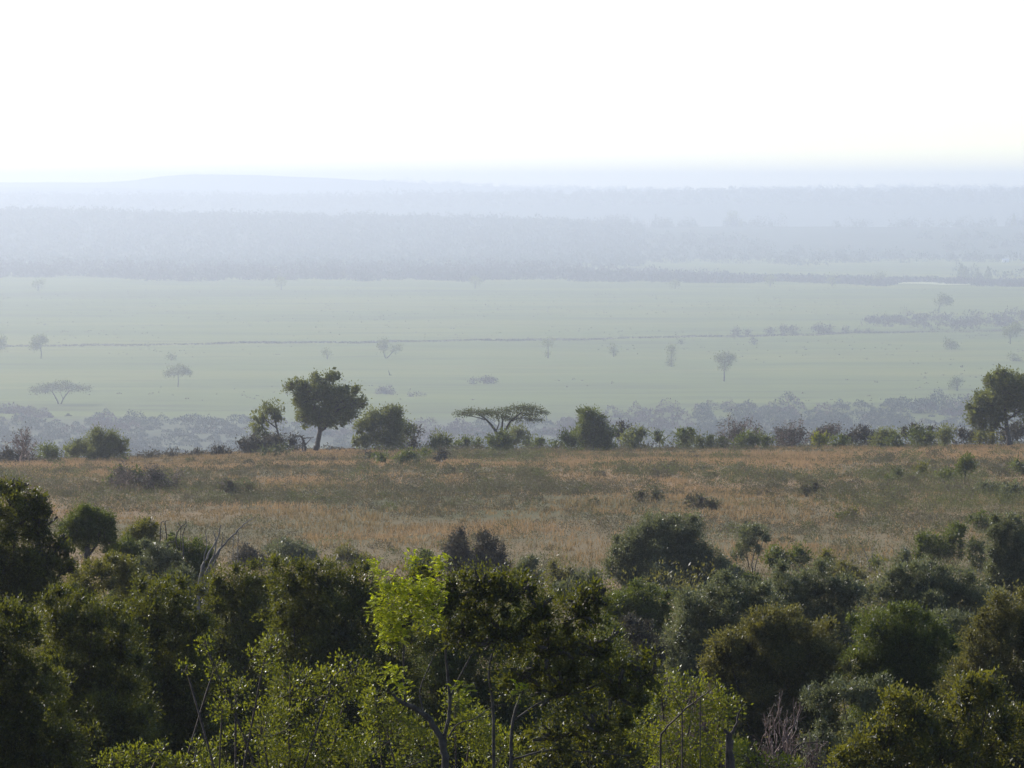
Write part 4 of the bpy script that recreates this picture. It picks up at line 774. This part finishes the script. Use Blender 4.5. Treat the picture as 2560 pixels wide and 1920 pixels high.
A = unit(sd+d[:, None]*.8+rng.normal(0, .12, C.shape)); ll = (np.sin(np.linspace(.5, 2.6, k))[None]*4.6*u*rng.uniform(.8, 1.2, (n, 1))).ravel()
C = (C+A*ll.reshape(n, k)[:, :, None]*.5).reshape(-1, 3)
V, F = leaves(C, A.reshape(-1, 3), rng.normal(0, .35, C.shape)+[0, -.2, 1.], ll, ll*.42)
o = mesh_obj('fresh_leaves', V, [F], M['fresh'], root, np.clip(np.repeat(rng.normal(.45, .3, n), k)+rng.normal(0, .12, n*k), 0, 1)); o['label'] = 'bright yellow green feathery leaves on the left branch'

YG = 'sunlit yellow green shrubs of the near foreground'
Yq = dict(group=YG)
def yshrub(label, Y, lumps, mat, **kw): return plant('leafy_shrub', label, 'shrub', Y, lumps, mat, leaf=3.8, asp=.46, bark='redbark', per=7, stemr=.022, **kw, **Yq)
yshrub('yellow green shrub with long open twigs, left of the centre trunk', 58, [(266, 652, 18, 26), (290, 690, 32, 34), (330, 690, 34, 34), (236, 690, 22, 16), (262, 730, 44, 34), (320, 745, 48, 34), (215, 668, 12, 8), (222, 712, 20, 12), (352, 672, 22, 26), (205, 645, 8, 8), (186, 668, 8, 5)], 'yellow', lai=.95, shell=.2, core=False)
yshrub('yellow green shrub seen behind the curved centre trunk', 68, [(388, 735, 38, 38), (425, 750, 36, 30), (472, 730, 36, 30), (500, 752, 34, 26), (376, 700, 20, 24), (455, 702, 20, 14)], 'yellow', lai=1.0, shell=.18, core=False)
yshrub('dark yellow speckled shrub behind the right side of the centre tree', 72, [(545, 752, 38, 24), (590, 742, 34, 28), (628, 748, 30, 30)], 'olive', lai=1.3)
yshrub('bright yellow green shrub around the forked dead trunk', 66, [(662, 704, 24, 34), (694, 700, 32, 30), (722, 712, 26, 24), (680, 742, 48, 32), (730, 750, 26, 22)], 'yellow', lai=1.15, shell=.16, core=False)
yshrub('low yellow green shrub right of the forked dead trunk at the bottom', 60, [(748, 758, 26, 16), (780, 768, 26, 12)], 'yellow', lai=1.1, core=False)
yshrub('large olive green shrub filling the bottom right corner', 74, [(884, 738, 38, 38), (918, 722, 34, 38), (966, 705, 30, 42), (1004, 728, 34, 42), (940, 752, 56, 34), (852, 762, 32, 24), (990, 690, 18, 22), (896, 700, 16, 16)], 'olive', lai=1.7)
yshrub('sunlit leafy sprays at the bottom left below the dark shrubs', 56, [(112, 762, 24, 14), (136, 756, 14, 12), (176, 766, 20, 14), (196, 752, 8, 14), (160, 752, 8, 10)], 'yellow', lai=1.0, core=False)
deadwood('dead_tree', 'forked dead trunk standing in the bright yellow green shrub', 56, 732,
         [[(734, 775, 3.2), (732, 755, 2.9), (729.5, 738, 2.6), (728, 733, 2.2)], [(728.5, 737, 1.9), (725.5, 732, 1.5), (724, 729, 1.0)], [(730, 737, 1.9), (735, 728, 1.4), (738, 716, 1.0), (742, 707, .6)]], 'redbark', None, 'dead tree')
deadwood('dead_branch', 'pale bare branches slanting through the bright yellow green shrub', 63, 664,
         [[(660, 740, 1.2), (672, 722, 1.0), (690, 705, .8), (706, 694, .6), (718, 684, .3)], [(682, 712, .7), (676, 700, .5), (672, 690, .3)], [(700, 698, .6), (712, 700, .4), (722, 697, .2)]], 'redbark', None, 'dead branch')
deadwood('dead_branch', 'thin bent bare branch in front of the olive corner shrub', 66, 802,
         [[(786, 768, .9), (792, 752, .8), (802, 744, .7), (818, 742, .5), (828, 743, .3)], [(802, 744, .5), (798, 734, .3)]], 'redbark', None, 'dead branch')

# ------------------------------------------------------------------ haze
m = bpy.data.materials.new('haze_air'); m.use_nodes = True; nt = m.node_tree; nt.nodes.clear()
out = nt.nodes.new('ShaderNodeOutputMaterial'); pv = nt.nodes.new('ShaderNodeVolumePrincipled')
pv.inputs['Color'].default_value = (*HAZE_COL, 1); pv.inputs['Density'].default_value = HAZE_BETA; pv.inputs['Anisotropy'].default_value = HAZE_G
nt.links.new(pv.outputs[0], out.inputs['Volume'])
V, F = box((-5400, -260, -104), (5400, 14700, 35)); hz = mesh_obj('haze', V, [F], m)
tag(hz, 'pale blue morning haze filling the valley', 'haze', kind='stuff')
